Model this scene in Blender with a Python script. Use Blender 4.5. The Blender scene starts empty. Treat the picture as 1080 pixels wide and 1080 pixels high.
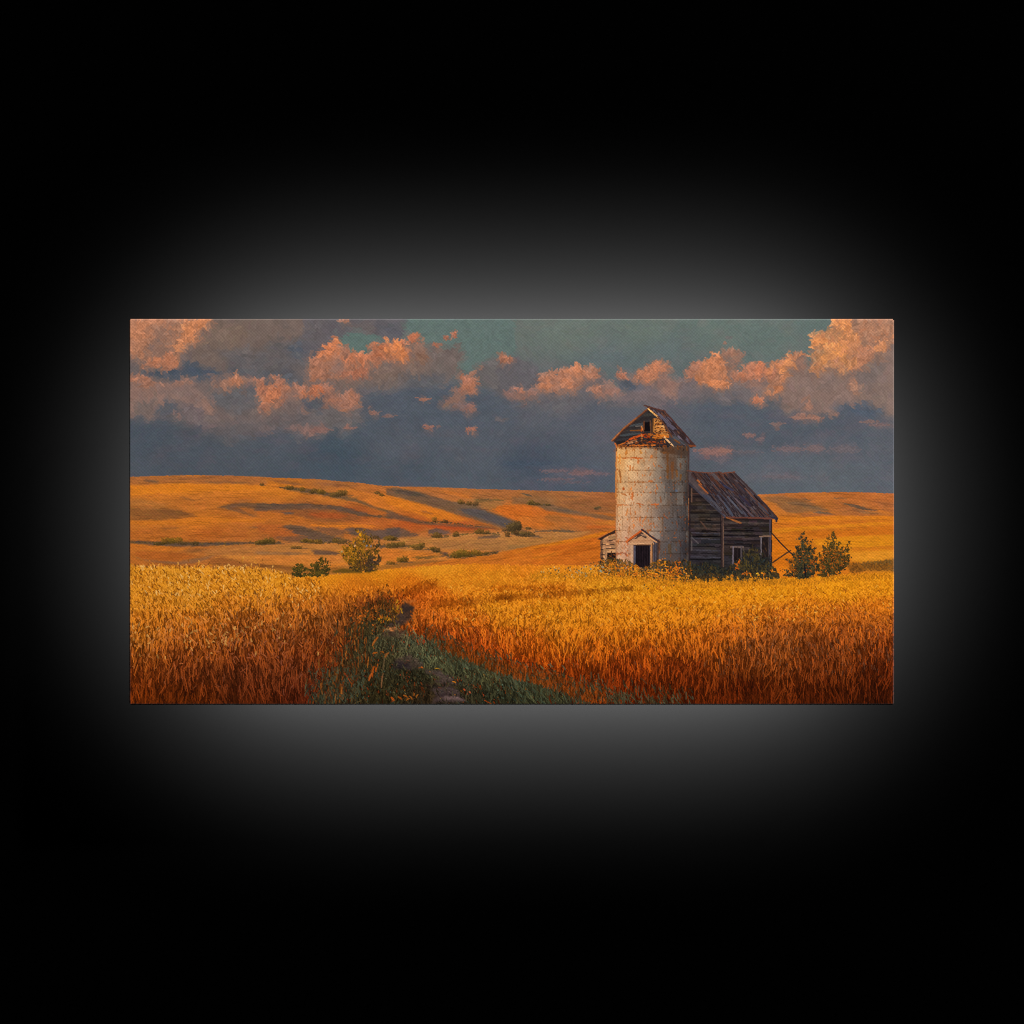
import math, sys
import numpy as np

# =====================================================================
# 1. THE PRINT: the oil-style landscape printed on the canvas, painted
#    stroke by stroke into a colour field (sRGB) and a field of region ids.
#    Units: millimetres on the canvas face (canvas 807 x 407 mm),
#    origin offset (136.3, 336.3).
# =====================================================================
X0, Y0, CW, CH = 136.3, 336.3, 806.8, 407.0
S = 2.0
W, H = int(round(CW * S)), int(round(CH * S))
rng = np.random.default_rng(7)
XX, YY = np.meshgrid(X0 + (np.arange(W) + .5) / S, Y0 + (np.arange(H) + .5) / S)
XX = XX.astype(np.float32); YY = YY.astype(np.float32)
IMG = np.zeros((H, W, 3), np.float32)
IDS = np.zeros((H, W), np.int16)
REG = []                                     # (name, parent index or None, label)


def region(name, parent=None, label=None):
    REG.append((name, parent, label))
    return len(REG) - 1


def vnoise(sx, sy=None, octv=3, seed=0, x=None, y=None):
    """smooth value noise in [-1,1] with feature size sx, sy"""
    sy = sy or sx
    x = XX if x is None else x
    y = YY if y is None else y
    out = np.zeros(x.shape, np.float32); amp = 1.; tot = 0.
    r = np.random.default_rng(1000 + seed)
    for o in range(octv):
        fx = (x - X0 + 60) / sx; fy = (y - Y0 + 60) / sy
        g = r.uniform(-1, 1, (int((CH + 140) / sy) + 4, int((CW + 140) / sx) + 4)).astype(np.float32)
        ix = np.clip(fx.astype(np.int32), 0, g.shape[1] - 2); iy = np.clip(fy.astype(np.int32), 0, g.shape[0] - 2)
        tx = fx - ix; ty = fy - iy
        tx = tx * tx * (3 - 2 * tx); ty = ty * ty * (3 - 2 * ty)
        out += amp * ((g[iy, ix] * (1 - tx) + g[iy, ix + 1] * tx) * (1 - ty)
                      + (g[iy + 1, ix] * (1 - tx) + g[iy + 1, ix + 1] * tx) * ty)
        tot += amp; amp *= .55; sx *= .5; sy *= .5
    return out / tot * 1.5


WARP = {'c': (vnoise(9, octv=4, seed=1), vnoise(9, octv=4, seed=2)),
        's': (vnoise(15, 12, 2, 7), vnoise(15, 12, 2, 8)),
        'f': (vnoise(3, octv=2, seed=3), vnoise(3, octv=2, seed=4)),
        'h': (vnoise(16, 5, 3, 5), vnoise(16, 6, 3, 6))}


def T(o, pts):
    """points noted on an enlarged square (ox, oy, size) of 1080 units"""
    ox, oy, s = o
    return [(ox + u * s / 1080., oy + v * s / 1080.) for u, v in pts]


def boxblur(m, r):
    r = int(r)
    if r < 1:
        return m
    for ax in (0, 1):
        for _ in range(2):
            p = np.pad(m, [(r + 1, r) if a == ax else (0, 0) for a in (0, 1)], mode='edge')
            c = np.cumsum(p, axis=ax)
            n = 2 * r + 1
            m = (c[n:] - c[:-n] if ax == 0 else c[:, n:] - c[:, :-n]) / n
    return m


def box_of(pts, m):
    xs = [p[0] for p in pts]; ys = [p[1] for p in pts]
    i0 = max(0, int((min(xs) - X0 - m) * S)); i1 = min(W, int((max(xs) - X0 + m) * S) + 2)
    j0 = max(0, int((min(ys) - Y0 - m) * S)); j1 = min(H, int((max(ys) - Y0 + m) * S) + 2)
    return slice(j0, max(j1, j0)), slice(i0, max(i1, i0))


def pmask(pts, warp=0, kind='c', soft=0, warp2=0):
    """coverage of a polygon whose outline is roughened by noise"""
    b = box_of(pts, warp * 1.6 + warp2 * 1.6 + soft * 2.5 + 1)
    x = XX[b]; y = YY[b]
    if warp:
        x = x + WARP[kind][0][b] * warp; y = y + WARP[kind][1][b] * warp
    if warp2:
        x = x + WARP['f'][0][b] * warp2; y = y + WARP['f'][1][b] * warp2
    ins = np.zeros(x.shape, bool)
    n = len(pts)
    for k in range(n):
        xa, ya = pts[k]; xb, yb = pts[(k + 1) % n]
        if ya == yb:
            continue
        ins ^= ((ya > y) != (yb > y)) & (x < (xb - xa) * (y - ya) / (yb - ya) + xa)
    m = ins.astype(np.float32)
    if soft:
        m = boxblur(m, soft * S)
    return b, m


def blend(b, m, col, alpha=1., rid=None):
    a = (m * alpha)[..., None]
    col = np.asarray(col, np.float32)
    IMG[b] = IMG[b] * (1 - a) + (col if col.ndim == 1 else col[b] if col.shape[:2] == (H, W) else col) * a
    if rid is not None:
        IDS[b][m > .5] = rid


def fill(pts, col, warp=0, kind='c', soft=0, alpha=1., rid=None, warp2=0, grain=0):
    b, m = pmask(pts, warp, kind, soft, warp2)
    if m.size == 0:
        return
    c = np.asarray(col, np.float32)
    if grain:
        c = c * (1 + grain * WARP['f'][0][b][..., None])
    blend(b, m, c, alpha, rid)


def cfield(points, p=3.0, ay=1.6):
    """smooth colour field through (x, y, (r,g,b)) control points"""
    q = 8
    gx, gy = np.meshgrid(np.linspace(X0, X0 + CW, W // q + 2), np.linspace(Y0, Y0 + CH, H // q + 2))
    num = np.zeros(gx.shape + (3,)); den = np.zeros(gx.shape)
    for x, y, c in points:
        w = 1. / ((((gx - x) ** 2 + (ay * (gy - y)) ** 2) + 120.) ** (p / 2))
        num += w[..., None] * np.array(c, float); den += w
    low = (num / den[..., None]).astype(np.float32)
    fx = (XX - X0) / CW * (low.shape[1] - 1); fy = (YY - Y0) / CH * (low.shape[0] - 1)
    ix = np.clip(fx.astype(int), 0, low.shape[1] - 2); iy = np.clip(fy.astype(int), 0, low.shape[0] - 2)
    tx = (fx - ix)[..., None]; ty = (fy - iy)[..., None]
    return ((low[iy, ix] * (1 - tx) + low[iy, ix + 1] * tx) * (1 - ty) + (low[iy + 1, ix] * (1 - tx) + low[iy + 1, ix + 1] * tx) * ty).astype(np.float32)


def strokes(x, y, ang, ln, wd, col, bend=0., alpha=1., rid=None, bristle=.06, taper=1., only=None):
    """splat many tapered curved brush strokes; later ones cover earlier ones.
    only: (H,W) bool - paint lands only there"""
    x = np.asarray(x, np.float32); n = len(x)
    if n == 0:
        return
    bc = lambda v: np.broadcast_to(np.asarray(v, np.float32), (n,))
    y, ang, ln, wd, bend = map(bc, (y, ang, ln, wd, bend))
    col = np.broadcast_to(np.asarray(col, np.float32), (n, 3))
    rid_a = None if rid is None else np.broadcast_to(np.asarray(rid, np.int16), (n,))
    L = max(2, int(np.ceil(ln.max() * S * 1.35))); M = max(1, int(np.ceil(wd.max() * S * 1.35)))
    t = ((np.arange(L) + .5) / L - .5)[None, :, None]
    s = ((np.arange(M) + .5) / M - .5)[None, None, :]
    step = max(1, int(3e6 / (L * M)))
    for a in range(0, n, step):
        e = slice(a, min(n, a + step)); k = e.stop - e.start
        g = lambda v: v[e][:, None, None]
        prof = np.sqrt(np.clip(1 - (2 * t) ** 2, .02, 1)) ** taper
        u = t * g(ln); v = s * g(wd) * prof + g(bend) * (t * t - .25) * 4
        ca, sa = np.cos(g(ang)), np.sin(g(ang))
        px = g(x) + u * ca - v * sa; py = g(y) + u * sa + v * ca
        i = np.floor((px - X0) * S).astype(np.int32); j = np.floor((py - Y0) * S).astype(np.int32)
        ok = (i >= 0) & (i < W) & (j >= 0) & (j < H)
        br = 1 + bristle * rng.standard_normal((k, 1, M)).astype(np.float32)
        c = np.clip(col[e][:, None, None, :] * br[..., None], 0, 255)
        c = np.broadcast_to(c, (k, L, M, 3))[ok]
        i = i[ok]; j = j[ok]
        if only is not None:
            o = only[j, i]; i, j, c = i[o], j[o], c[o]
            okf = np.flatnonzero(ok.ravel())[o]
        else:
            okf = np.flatnonzero(ok.ravel())
        if alpha < 1:
            c = IMG[j, i] * (1 - alpha) + c * alpha
        IMG[j, i] = c
        if rid_a is not None:
            IDS[j, i] = np.broadcast_to(rid_a[e][:, None, None], (k, L, M)).ravel()[okf]


def pick(mask, n, b=None):
    """n random points inside a full-frame mask"""
    j, i = np.nonzero(mask)
    k = rng.integers(0, len(j), n)
    return X0 + (i[k] + rng.random(n)) / S, Y0 + (j[k] + rng.random(n)) / S


def at(src, x, y):
    i = np.clip(((np.asarray(x) - X0) * S).astype(int), 0, W - 1); j = np.clip(((np.asarray(y) - Y0) * S).astype(int), 0, H - 1)
    return src[j, i]


def full(pts, **k):
    b, m = pmask(pts, **k)
    f = np.zeros((H, W), bool); f[b] = m > .5
    return f


def line(pts, w, col, jit=0., alpha=1., rid=None, wob=0.):
    """a thin painted line along a polyline"""
    for (xa, ya), (xb, yb) in zip(pts[:-1], pts[1:]):
        d = math.hypot(xb - xa, yb - ya)
        n = max(1, int(d / 6))
        for k in range(n):
            a = k / n; c = (k + 1) / n
            x = xa + (xb - xa) * (a + c) / 2 + rng.normal() * wob; y = ya + (yb - ya) * (a + c) / 2 + rng.normal() * wob
            strokes([x], y, math.atan2(yb - ya, xb - xa), d / n * 1.35 + .6, w * rng.uniform(1 - jit, 1 + jit),
                    np.array(col) * rng.uniform(1 - jit * .4, 1 + jit * .4), alpha=alpha, rid=rid, taper=.4)


# ------------------------------------------------------------ regions
R_SKY = region('painted_sky')
R_CLOUD = region('cloud', R_SKY)
R_HILL = region('painted_hills')
R_FIELD = region('painted_wheat_field')
R_VERGE = region('painted_grass_verge')
R_PATH = region('painted_dirt_path')
R_SILO = region('painted_silo')
R_SROOF = region('roof', R_SILO)
R_SWIN = region('window', R_SILO)
R_PORCH = region('porch', R_SILO)
R_DOOR = region('door', R_SILO)
R_BARN = region('painted_barn')
R_BROOF = region('roof', R_BARN)
R_BWALL = region('wall', R_BARN)
R_BW1 = region('window', R_BARN)
R_BW2 = region('window', R_BARN)
R_BRACE = region('brace', R_BARN)
R_SHED = region('painted_shed')
R_HROOF = region('roof', R_SHED)
R_HWIN = region('window', R_SHED)
R_TREE = region('painted_tree', None, 'yellow green tree painted alone in the valley')
R_B1 = region('painted_bush', None, 'small dark bush painted left of the yellow tree')
R_B2 = region('painted_bush', None, 'taller dark bush painted next to the yellow tree')
R_E1 = region('painted_evergreen', None, 'dark pointed bush painted nearest the barn')
R_E2 = region('painted_evergreen', None, 'dark ragged bush painted farthest right of the barn')
R_SHADED = region('painted_shaded_grass')
R_WEED = region('painted_flowering_weeds')

A, B, C, D = (130, 330, 210), (330, 330, 210), (530, 330, 210), (740, 330, 210)
E_, F_, G_, H_ = (130, 540, 210), (330, 540, 210), (530, 540, 210), (740, 540, 210)


def sky():
    teal = (98, 113, 108); slate = (78, 87, 98)
    base = cfield([
        (137, 340, (120, 100, 92)), (200, 400, (104, 97, 97)), (250, 340, (110, 97, 93)), (300, 420, (98, 95, 97)),
        (150, 460, (72, 82, 93)), (200, 485, (74, 83, 93)), (300, 470, (76, 85, 95)), (137, 497, (76, 85, 95)), (330, 495, (70, 82, 93)),
        (350, 482, (66, 80, 92)), (380, 360, (96, 108, 106)), (420, 420, (80, 87, 97)), (460, 345, teal), (520, 350, (99, 110, 105)),
        (600, 350, (100, 113, 108)), (680, 345, (98, 112, 107)), (760, 345, (96, 112, 108)), (820, 355, (94, 110, 107)), (860, 350, (92, 108, 106)),
        (640, 388, (90, 104, 107)), (700, 375, (92, 106, 107)), (500, 375, (96, 106, 104)), (480, 430, (82, 89, 99)), (560, 430, (85, 90, 99)), (620, 440, (83, 89, 100)),
        (420, 470, (80, 88, 98)), (500, 480, (80, 88, 98)), (560, 487, (70, 80, 93)), (600, 505, (77, 87, 100)), (430, 500, (73, 84, 95)), (500, 508, (78, 88, 98)),
        (650, 450, (84, 90, 100)), (760, 440, (78, 87, 98)), (820, 450, (78, 87, 98)), (900, 430, (76, 86, 98)), (900, 460, (80, 89, 99)), (760, 470, (80, 88, 98)),
        (800, 505, (86, 95, 104)), (880, 505, (88, 97, 105)), (940, 500, (86, 94, 103)), (935, 470, (86, 92, 101)), (930, 380, (130, 110, 100)), (700, 430, (86, 91, 100))], p=3.4, ay=1.3)
    n1 = vnoise(24, 12, 3, 20)[..., None]; n2 = vnoise(6, 5, 3, 21)[..., None]
    IMG[:] = base * np.array([1.045, 1.005, .985], np.float32) * (1 + .03 * n1 + .015 * n2)
    # warm undertone breaking through the slate
    IMG[..., 0] += np.clip(vnoise(18, 9, 3, 22), 0, 1) * 7
    IDS[:] = R_SKY
    c = R_CLOUD

    nA = vnoise(8, 7, 2, 23); nB = vnoise(13, 8, 3, 24); nC = vnoise(5, 4, 2, 25)

    def cl(o, pts, col, warp=2.2, soft=0, alpha=1., rid=c, w2=.9, grain=.05):
        P = T(o, pts); warm = col[0] - col[2] > 48
        big = (max(p[0] for p in P) - min(p[0] for p in P)) > 16
        b, m = pmask(P, warp * 1.5, 's' if big else 'c', soft + ((.5 if col[0] < 160 else 0) if warm else (2.2 if big else .6)), w2 * (.75 if big else 1.1))
        if m.size == 0:
            return
        ys = [p[1] for p in P]; y0, y1 = min(ys), max(ys)
        col_ = np.asarray(col, np.float32)
        tone = 1 + .05 * nB[b] + .03 * nC[b]
        a = m * np.clip(.93 + .22 * nA[b], .5, 1)
        if warm and rid == c and (y1 - y0) > 5:
            d = 4
            b2 = box_of(P, 14); m2 = np.zeros((H, W), np.float32); m2[b] = m
            hl = boxblur(np.roll(np.roll(m2[b2], int(d * S * .9), 0), int(S * 1.5), 1), 5)
            hl = hl * (IMG[b2][..., 0] > IMG[b2][..., 1] - 6)
            hc = np.array(col, np.float32) * .46 + np.array([112, 98, 93]) * .54
            ha = (hl * .8 * np.clip(1 + .3 * nA[b2], .4, 1))[..., None]
            IMG[b2] = IMG[b2] * (1 - ha) + hc * ha
        if warm:
            col_ = col_ * .97 + np.array([col_.mean()] * 3) * .03
            v = np.clip((YY[b] - y0) / max(y1 - y0, 1), 0, 1)
            a = a * np.clip(1.12 - .42 * v ** 1.6 + .2 * nC[b], .3, 1)
            sh = np.roll(np.roll(m, 5, 0), 3, 1)
            rim = np.clip(boxblur(m - sh, 1), 0, 1)
            tone = tone * (1 + .11 * rim - .05 * v)
        C_ = col_[None, None] * tone[..., None]
        if warm:
            C_ = C_ + nA[b][..., None] * np.array([4, 0, -3])
        aa = (a * alpha)[..., None]
        IMG[b] = IMG[b] * (1 - aa) + C_ * aa
        if rid is not None:
            IDS[b][m > .5] = rid
    # --- left mass
    cl(A, [(0, 0), (1100, 0), (1100, 680), (1000, 690), (800, 640), (700, 680), (560, 690), (420, 630), (330, 600), (250, 560), (150, 570), (0, 570)], (107, 96, 95), 3, 2, .8)
    cl(A, [(380, 0), (1100, 0), (1100, 220), (1000, 300), (760, 290), (540, 300), (380, 270), (350, 180), (420, 100)], (116, 99, 91), 3, 1.5)
    cl(A, [(520, 200), (760, 180), (860, 140), (1020, 150), (1090, 200), (1000, 260), (1000, 310), (760, 300), (560, 310)], (98, 93, 94), 3, 2)
    cl(A, [(870, 160), (1010, 150), (1040, 190), (980, 230), (880, 220)], (84, 89, 98), 2, .6)
    cl(A, [(450, 40), (700, 60), (640, 180), (480, 190), (400, 160)], (124, 103, 90), 3, 2, .8)
    for o, pts, k in ((A, [(30, 330), (420, 360), (560, 330), (850, 345), (1080, 300), (1090, 480), (900, 560), (600, 600), (420, 600), (200, 560), (30, 540)], (126, 104, 96)), (B, [(-20, 230), (200, 200), (480, 180), (720, 190), (820, 250), (760, 370), (500, 400), (280, 460), (-20, 540)], (122, 102, 95)),
                      (C, [(-20, 360), (200, 360), (420, 300), (560, 360), (640, 400), (800, 330), (1000, 360), (1100, 330), (1100, 470), (800, 500), (500, 480), (200, 500), (-20, 470)], (118, 101, 98)), (D, [(-20, 330), (300, 320), (600, 300), (1060, 200), (1060, 520), (760, 540), (480, 540), (300, 470), (-20, 450)], (130, 107, 98))):
        cl(o, pts, k, 3, 3, .62)
    # blue band
    cl(A, [(95, 280), (180, 300), (360, 278), (480, 290), (530, 330), (450, 362), (380, 375), (330, 355), (210, 362), (160, 330), (100, 320)], (75, 83, 94), 1.4)
    cl(A, [(530, 300), (880, 310), (1000, 350), (960, 390), (800, 385), (700, 345), (560, 330)], (88, 89, 94), 2, 1)
    # peach upper left
    cl(A, [(20, 0), (490, 0), (420, 100), (400, 150), (340, 190), (300, 200), (310, 280), (230, 310), (150, 290), (100, 250), (20, 250)], (166, 119, 95), 2)
    cl(A, [(20, 20), (250, 30), (240, 120), (130, 150), (100, 220), (30, 240)], (186, 124, 92), 2.2)
    cl(A, [(110, 175), (250, 165), (240, 210), (200, 240), (110, 230)], (142, 109, 94), 1.6, .6)
    cl(A, [(150, 60), (250, 50), (230, 110), (160, 120)], (150, 112, 94), 1.5, .6, .8)
    cl(A, [(290, 70), (330, 40), (460, 36), (420, 110), (350, 170), (290, 200), (258, 165), (320, 130)], (208, 133, 90), 1.8)
    cl(A, [(100, 255), (200, 225), (260, 190), (310, 280), (230, 312), (150, 290)], (184, 118, 88), 1.6)
    # second cloud
    cl(A, [(30, 335), (130, 328), (160, 360), (250, 370), (330, 365), (370, 390), (420, 440), (480, 490), (490, 545), (400, 540), (330, 480), (270, 450), (210, 470), (150, 575), (90, 540), (30, 560)], (143, 111, 99), 2)
    cl(A, [(40, 340), (130, 330), (165, 365), (330, 368), (370, 395), (250, 410), (150, 400), (60, 385)], (172, 116, 92), 1.8, .4)
    cl(A, [(130, 380), (300, 370), (390, 400), (400, 480), (300, 450), (200, 460)], (124, 104, 99), 2, 1, .8)
    cl(A, [(170, 500), (220, 465), (280, 490), (310, 540), (320, 575), (250, 560), (150, 560)], (88, 90, 96), 1.6)
    cl(A, [(60, 480), (160, 470), (150, 570), (100, 550), (50, 560)], (120, 105, 100), 1.6, .5)
    cl(A, [(300, 480), (420, 490), (430, 620), (350, 600), (310, 540)], (114, 100, 100), 2, 1)
    cl(A, [(230, 540), (300, 545), (310, 570), (270, 570)], (138, 106, 96), 1, 0)
    # centre grey cloud with peach rim
    cl(A, [(440, 420), (500, 380), (720, 370), (730, 500), (600, 565), (500, 510)], (98, 95, 97), 2, 1)
    cl(A, [(455, 405), (520, 360), (600, 332), (700, 340), (760, 340), (700, 368), (580, 380), (480, 410)], (152, 112, 95), 1.6, .4)
    cl(A, [(560, 350), (640, 335), (650, 370), (570, 385)], (184, 120, 90), 1.2)
    cl(A, [(400, 450), (440, 445), (490, 520), (450, 520)], (146, 112, 98), 1.4)
    # right peach streak
    cl(A, [(690, 345), (840, 350), (850, 390), (770, 400), (880, 390), (980, 385), (1000, 410), (1090, 385), (1090, 460), (970, 465), (900, 450), (840, 500), (780, 520), (720, 550), (712, 545), (760, 480), (720, 430), (730, 380)], (172, 112, 88), 1.8)
    cl(A, [(755, 350), (830, 352), (820, 388), (765, 392)], (92, 90, 94), 1.2)
    cl(A, [(790, 395), (860, 400), (850, 450), (790, 480), (740, 500)], (194, 118, 84), 1.5)
    cl(A, [(930, 420), (1090, 395), (1090, 440), (980, 465)], (190, 114, 82), 1.2)
    cl(A, [(880, 420), (960, 400), (940, 440), (860, 470)], (138, 108, 98), 1.2)
    cl(A, [(960, 480), (1060, 460), (1090, 520), (980, 520)], (84, 88, 96), 1.6, .4)
    cl(A, [(950, 520), (1000, 525), (990, 545)], (140, 106, 94), 1)
    cl(A, [(865, 632), (920, 612), (1090, 618), (1090, 668), (980, 660), (920, 640)], (142, 107, 97), 1.6, .3)
    cl(A, [(740, 620), (830, 615), (820, 632), (750, 635)], (124, 102, 98), 1.2)
    # --- B: cloud bank
    cl(B, [(-60, 0), (470, 0), (500, 110), (490, 165), (380, 145), (320, 122), (240, 98), (160, 122), (100, 140), (30, 200), (-60, 260)], (98, 92, 95), 2)
    cl(B, [(330, 60), (470, 40), (490, 150), (400, 140)], (92, 90, 95), 2, 1)
    cl(B, [(180, 60), (300, 50), (320, 110), (240, 95)], (108, 95, 92), 2, 1)
    cl(B, [(90, 25), (195, 25), (185, 62), (140, 45)], (172, 114, 90), 1)
    fill(T(B, [(130, 150), (180, 110), (240, 95), (300, 112), (370, 128), (360, 155), (320, 170), (280, 190), (330, 215), (240, 218), (180, 195), (145, 180)]), (95, 112, 106), 1.4, 'c', 0, 1, R_SKY, .8, .04)
    fill(T(B, [(485, 20), (1100, 20), (1100, 230), (1000, 250), (900, 290), (850, 315), (800, 315), (790, 260), (830, 240), (800, 190), (720, 190), (640, 175), (600, 135), (540, 100), (497, 100)]), (97, 112, 107), 1.6, 'c', 0, 1, R_SKY, .8, .04)
    cl(B, [(500, 180), (600, 168), (720, 190), (800, 190), (835, 240), (785, 270), (800, 335), (740, 385), (520, 405), (400, 435), (300, 410), (240, 380), (300, 310), (480, 270)], (112, 98, 93), 2)
    cl(B, [(510, 190), (610, 180), (640, 230), (560, 268), (510, 260)], (146, 107, 88), 1.6, .5)
    cl(B, [(300, 290), (480, 280), (620, 270), (600, 330), (420, 360), (290, 360)], (126, 102, 90), 2.4, 1, .7)
    cl(B, [(-20, 240), (20, 210), (60, 150), (130, 135), (152, 185), (200, 205), (315, 215), (300, 262), (290, 320), (220, 345), (160, 362), (60, 330), (-20, 370)], (172, 113, 88), 1.8)
    cl(B, [(20, 215), (60, 150), (132, 136), (150, 195), (150, 240), (60, 250)], (206, 124, 84), 1.6)
    cl(B, [(190, 240), (250, 205), (312, 218), (290, 262), (220, 300), (180, 270)], (196, 116, 80), 1.5)
    cl(B, [(160, 320), (260, 300), (290, 322), (165, 362)], (168, 104, 80), 1.2)
    cl(B, [(60, 270), (160, 260), (170, 320), (90, 330)], (140, 108, 96), 1.6, .5)
    cl(B, [(285, 182), (350, 152), (420, 152), (500, 160), (515, 240), (475, 278), (400, 245), (330, 285), (305, 235), (340, 205)], (192, 114, 80), 1.7)
    cl(B, [(390, 160), (490, 165), (500, 235), (470, 262), (420, 230), (370, 215)], (212, 125, 76), 1.4)
    cl(B, [(508, 105), (545, 92), (605, 145), (560, 168), (515, 155)], (192, 112, 80), 1.2)
    for q in ([(640, 155), (700, 175), (670, 185)], [(708, 122), (728, 118), (730, 140), (712, 140)], [(745, 100), (780, 98), (768, 140), (755, 120)]):
        cl(B, q, (180, 105, 78), .8)
    cl(B, [(-20, 400), (60, 380), (130, 442), (200, 418), (250, 480), (245, 525), (180, 552), (80, 492), (-20, 450)], (160, 109, 90), 1.8)
    cl(B, [(-20, 400), (50, 385), (50, 430), (-20, 450)], (190, 112, 80), 1.3)
    cl(B, [(90, 370), (240, 350), (280, 400), (180, 420), (120, 430)], (124, 103, 94), 2, .5)
    cl(B, [(-20, 450), (80, 500), (0, 530), (-20, 540)], (84, 88, 96), 1.6, .5)
    cl(B, [(0, 500), (90, 500), (250, 535), (270, 580), (200, 650), (-20, 655)], (106, 98, 97), 2.4, 1.4)
    # slate mass below the bank
    cl(B, [(250, 440), (400, 440), (520, 400), (740, 385), (800, 400), (1100, 420), (1100, 640), (260, 640), (300, 560)], (81, 88, 98), 3, 3, .75, rid=None)
    cl(B, [(480, 360), (640, 330), (740, 340), (700, 390), (520, 400)], (88, 91, 97), 2.5, 1.5, .8)
    cl(B, [(875, 300), (960, 240), (1100, 262), (1100, 440), (1000, 425), (890, 370)], (103, 96, 95), 2)
    cl(B, [(880, 290), (920, 262), (930, 300), (890, 312)], (140, 108, 94), 1)
    cl(B, [(800, 330), (850, 345), (890, 382), (840, 442), (780, 502), (680, 490), (720, 440), (790, 400)], (150, 106, 90), 1.6)
    cl(B, [(805, 345), (850, 350), (885, 385), (840, 410), (800, 390)], (174, 110, 84), 1.2)
    cl(B, [(690, 480), (760, 430), (800, 440), (770, 490)], (138, 106, 94), 1.4)
    cl(B, [(800, 495), (860, 488), (905, 495), (880, 520), (840, 548), (815, 525)], (142, 103, 92), 1.4)
    cl(B, [(1015, 235), (1090, 240), (1090, 275), (1030, 262)], (188, 112, 80), 1.1)
    cl(B, [(1030, 440), (1090, 385), (1090, 470)], (152, 106, 90), 1.2)
    for q, k in (([(575, 468), (600, 450), (632, 458), (610, 476)], (172, 116, 94)), ([(310, 500), (325, 530), (370, 545), (320, 560)], (152, 108, 92)), ([(380, 545), (445, 555), (400, 570)], (132, 102, 94)),
                 ([(600, 605), (625, 600), (648, 630), (620, 628)], (160, 107, 90)), ([(825, 620), (850, 630), (880, 615), (890, 640), (850, 642)], (168, 107, 86)), ([(160, 622), (240, 615), (200, 634)], (148, 106, 94)),
                 ([(-20, 625), (60, 612), (102, 625), (70, 655), (-20, 650)], (140, 103, 94)), ([(980, 560), (1060, 570), (1040, 600)], (102, 96, 98)), ([(750, 780), (840, 795), (800, 802)], (96, 94, 99))):
        cl(B, q, k, 1.1)
    # --- C
    cl(C, [(-20, 240), (60, 230), (160, 270), (205, 330), (170, 410), (-20, 420)], (99, 94, 97), 2)
    cl(C, [(-20, 222), (45, 240), (60, 268), (-20, 270)], (166, 109, 86), 1.2)
    cl(C, [(110, 420), (240, 380), (470, 430), (480, 500), (300, 565), (150, 510)], (99, 95, 98), 2.5, 1.5)
    cl(C, [(400, 350), (450, 315), (545, 318), (560, 380), (470, 405), (390, 430)], (112, 99, 97), 1.8)
    cl(C, [(180, 372), (210, 340), (270, 322), (340, 300), (400, 263), (440, 290), (505, 283), (508, 320), (440, 350), (400, 405), (370, 425), (310, 405), (290, 442), (230, 420), (175, 400)], (178, 119, 93), 1.6)
    cl(C, [(340, 305), (400, 265), (440, 292), (430, 340), (380, 350)], (196, 126, 92), 1.3)
    cl(C, [(190, 380), (260, 350), (270, 400), (220, 415)], (192, 122, 88), 1.3)
    cl(C, [(320, 360), (390, 350), (380, 415), (320, 400)], (190, 122, 90), 1.3)
    cl(C, [(10, 440), (60, 388), (130, 400), (210, 408), (130, 482), (60, 450)], (150, 109, 96), 1.6)
    cl(C, [(60, 400), (125, 402), (110, 440), (70, 435)], (178, 114, 90), 1.2)
    cl(C, [(470, 412), (560, 378), (622, 390), (640, 440), (575, 430), (555, 466), (480, 435)], (158, 112, 95), 1.5)
    cl(C, [(640, 420), (700, 400), (830, 390), (960, 470), (900, 505), (640, 490), (600, 460)], (116, 101, 101), 2.5, 1)
    cl(C, [(605, 342), (660, 308), (690, 345), (740, 320), (800, 285), (860, 258), (920, 290), (900, 320), (930, 358), (1010, 360), (960, 462), (880, 450), (830, 385), (780, 388), (720, 370), (640, 352)], (146, 111, 99), 1.7)
    cl(C, [(725, 335), (800, 285), (860, 260), (920, 290), (880, 330), (800, 370), (770, 385), (700, 365)], (192, 121, 88), 1.5)
    cl(C, [(610, 342), (660, 310), (690, 348), (640, 352)], (180, 113, 88), 1.2)
    cl(C, [(600, 355), (700, 372), (790, 402), (760, 425), (660, 402)], (82, 88, 99), 1.6, .4)
    cl(C, [(1000, 310), (1075, 258), (1110, 300), (1110, 390), (1020, 372)], (184, 116, 88), 1.5)
    cl(C, [(940, 410), (1000, 370), (1110, 370), (1110, 440), (960, 470)], (112, 100, 101), 2, .6)
    cl(C, [(210, 848), (330, 855), (420, 850), (600, 868), (500, 890), (350, 886)], (108, 93, 100), 1.2, .4)
    cl(C, [(310, 855), (440, 848), (480, 870), (380, 882)], (126, 98, 98), 1, .3)
    cl(C, [(195, 893), (330, 905), (430, 922), (300, 912)], (112, 94, 98), 1, .2)
    cl(C, [(0, 800), (250, 815), (400, 830), (200, 842), (0, 830)], (66, 79, 94), 2, 1.5, .7, rid=None)
    # --- D
    cl(D, [(-20, 300), (130, 330), (250, 380), (400, 265), (540, 215), (600, 320), (830, 320), (870, 440), (760, 545), (480, 545), (430, 470), (330, 470), (200, 480), (50, 460), (-20, 420)], (132, 108, 99), 2)
    cl(D, [(-20, 400), (100, 400), (250, 400), (330, 470), (200, 485), (50, 470), (-20, 460)], (103, 96, 98), 2, 1)
    cl(D, [(840, 180), (1080, 120), (1080, 580), (960, 545), (860, 505), (810, 400)], (130, 108, 99), 2, .8)
    cl(D, [(860, 280), (1000, 250), (980, 380), (860, 420)], (118, 103, 98), 2.4, 1.2)
    cl(D, [(800, 20), (1080, 20), (1080, 150), (1000, 180), (880, 190)], (170, 121, 95), 2)
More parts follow.
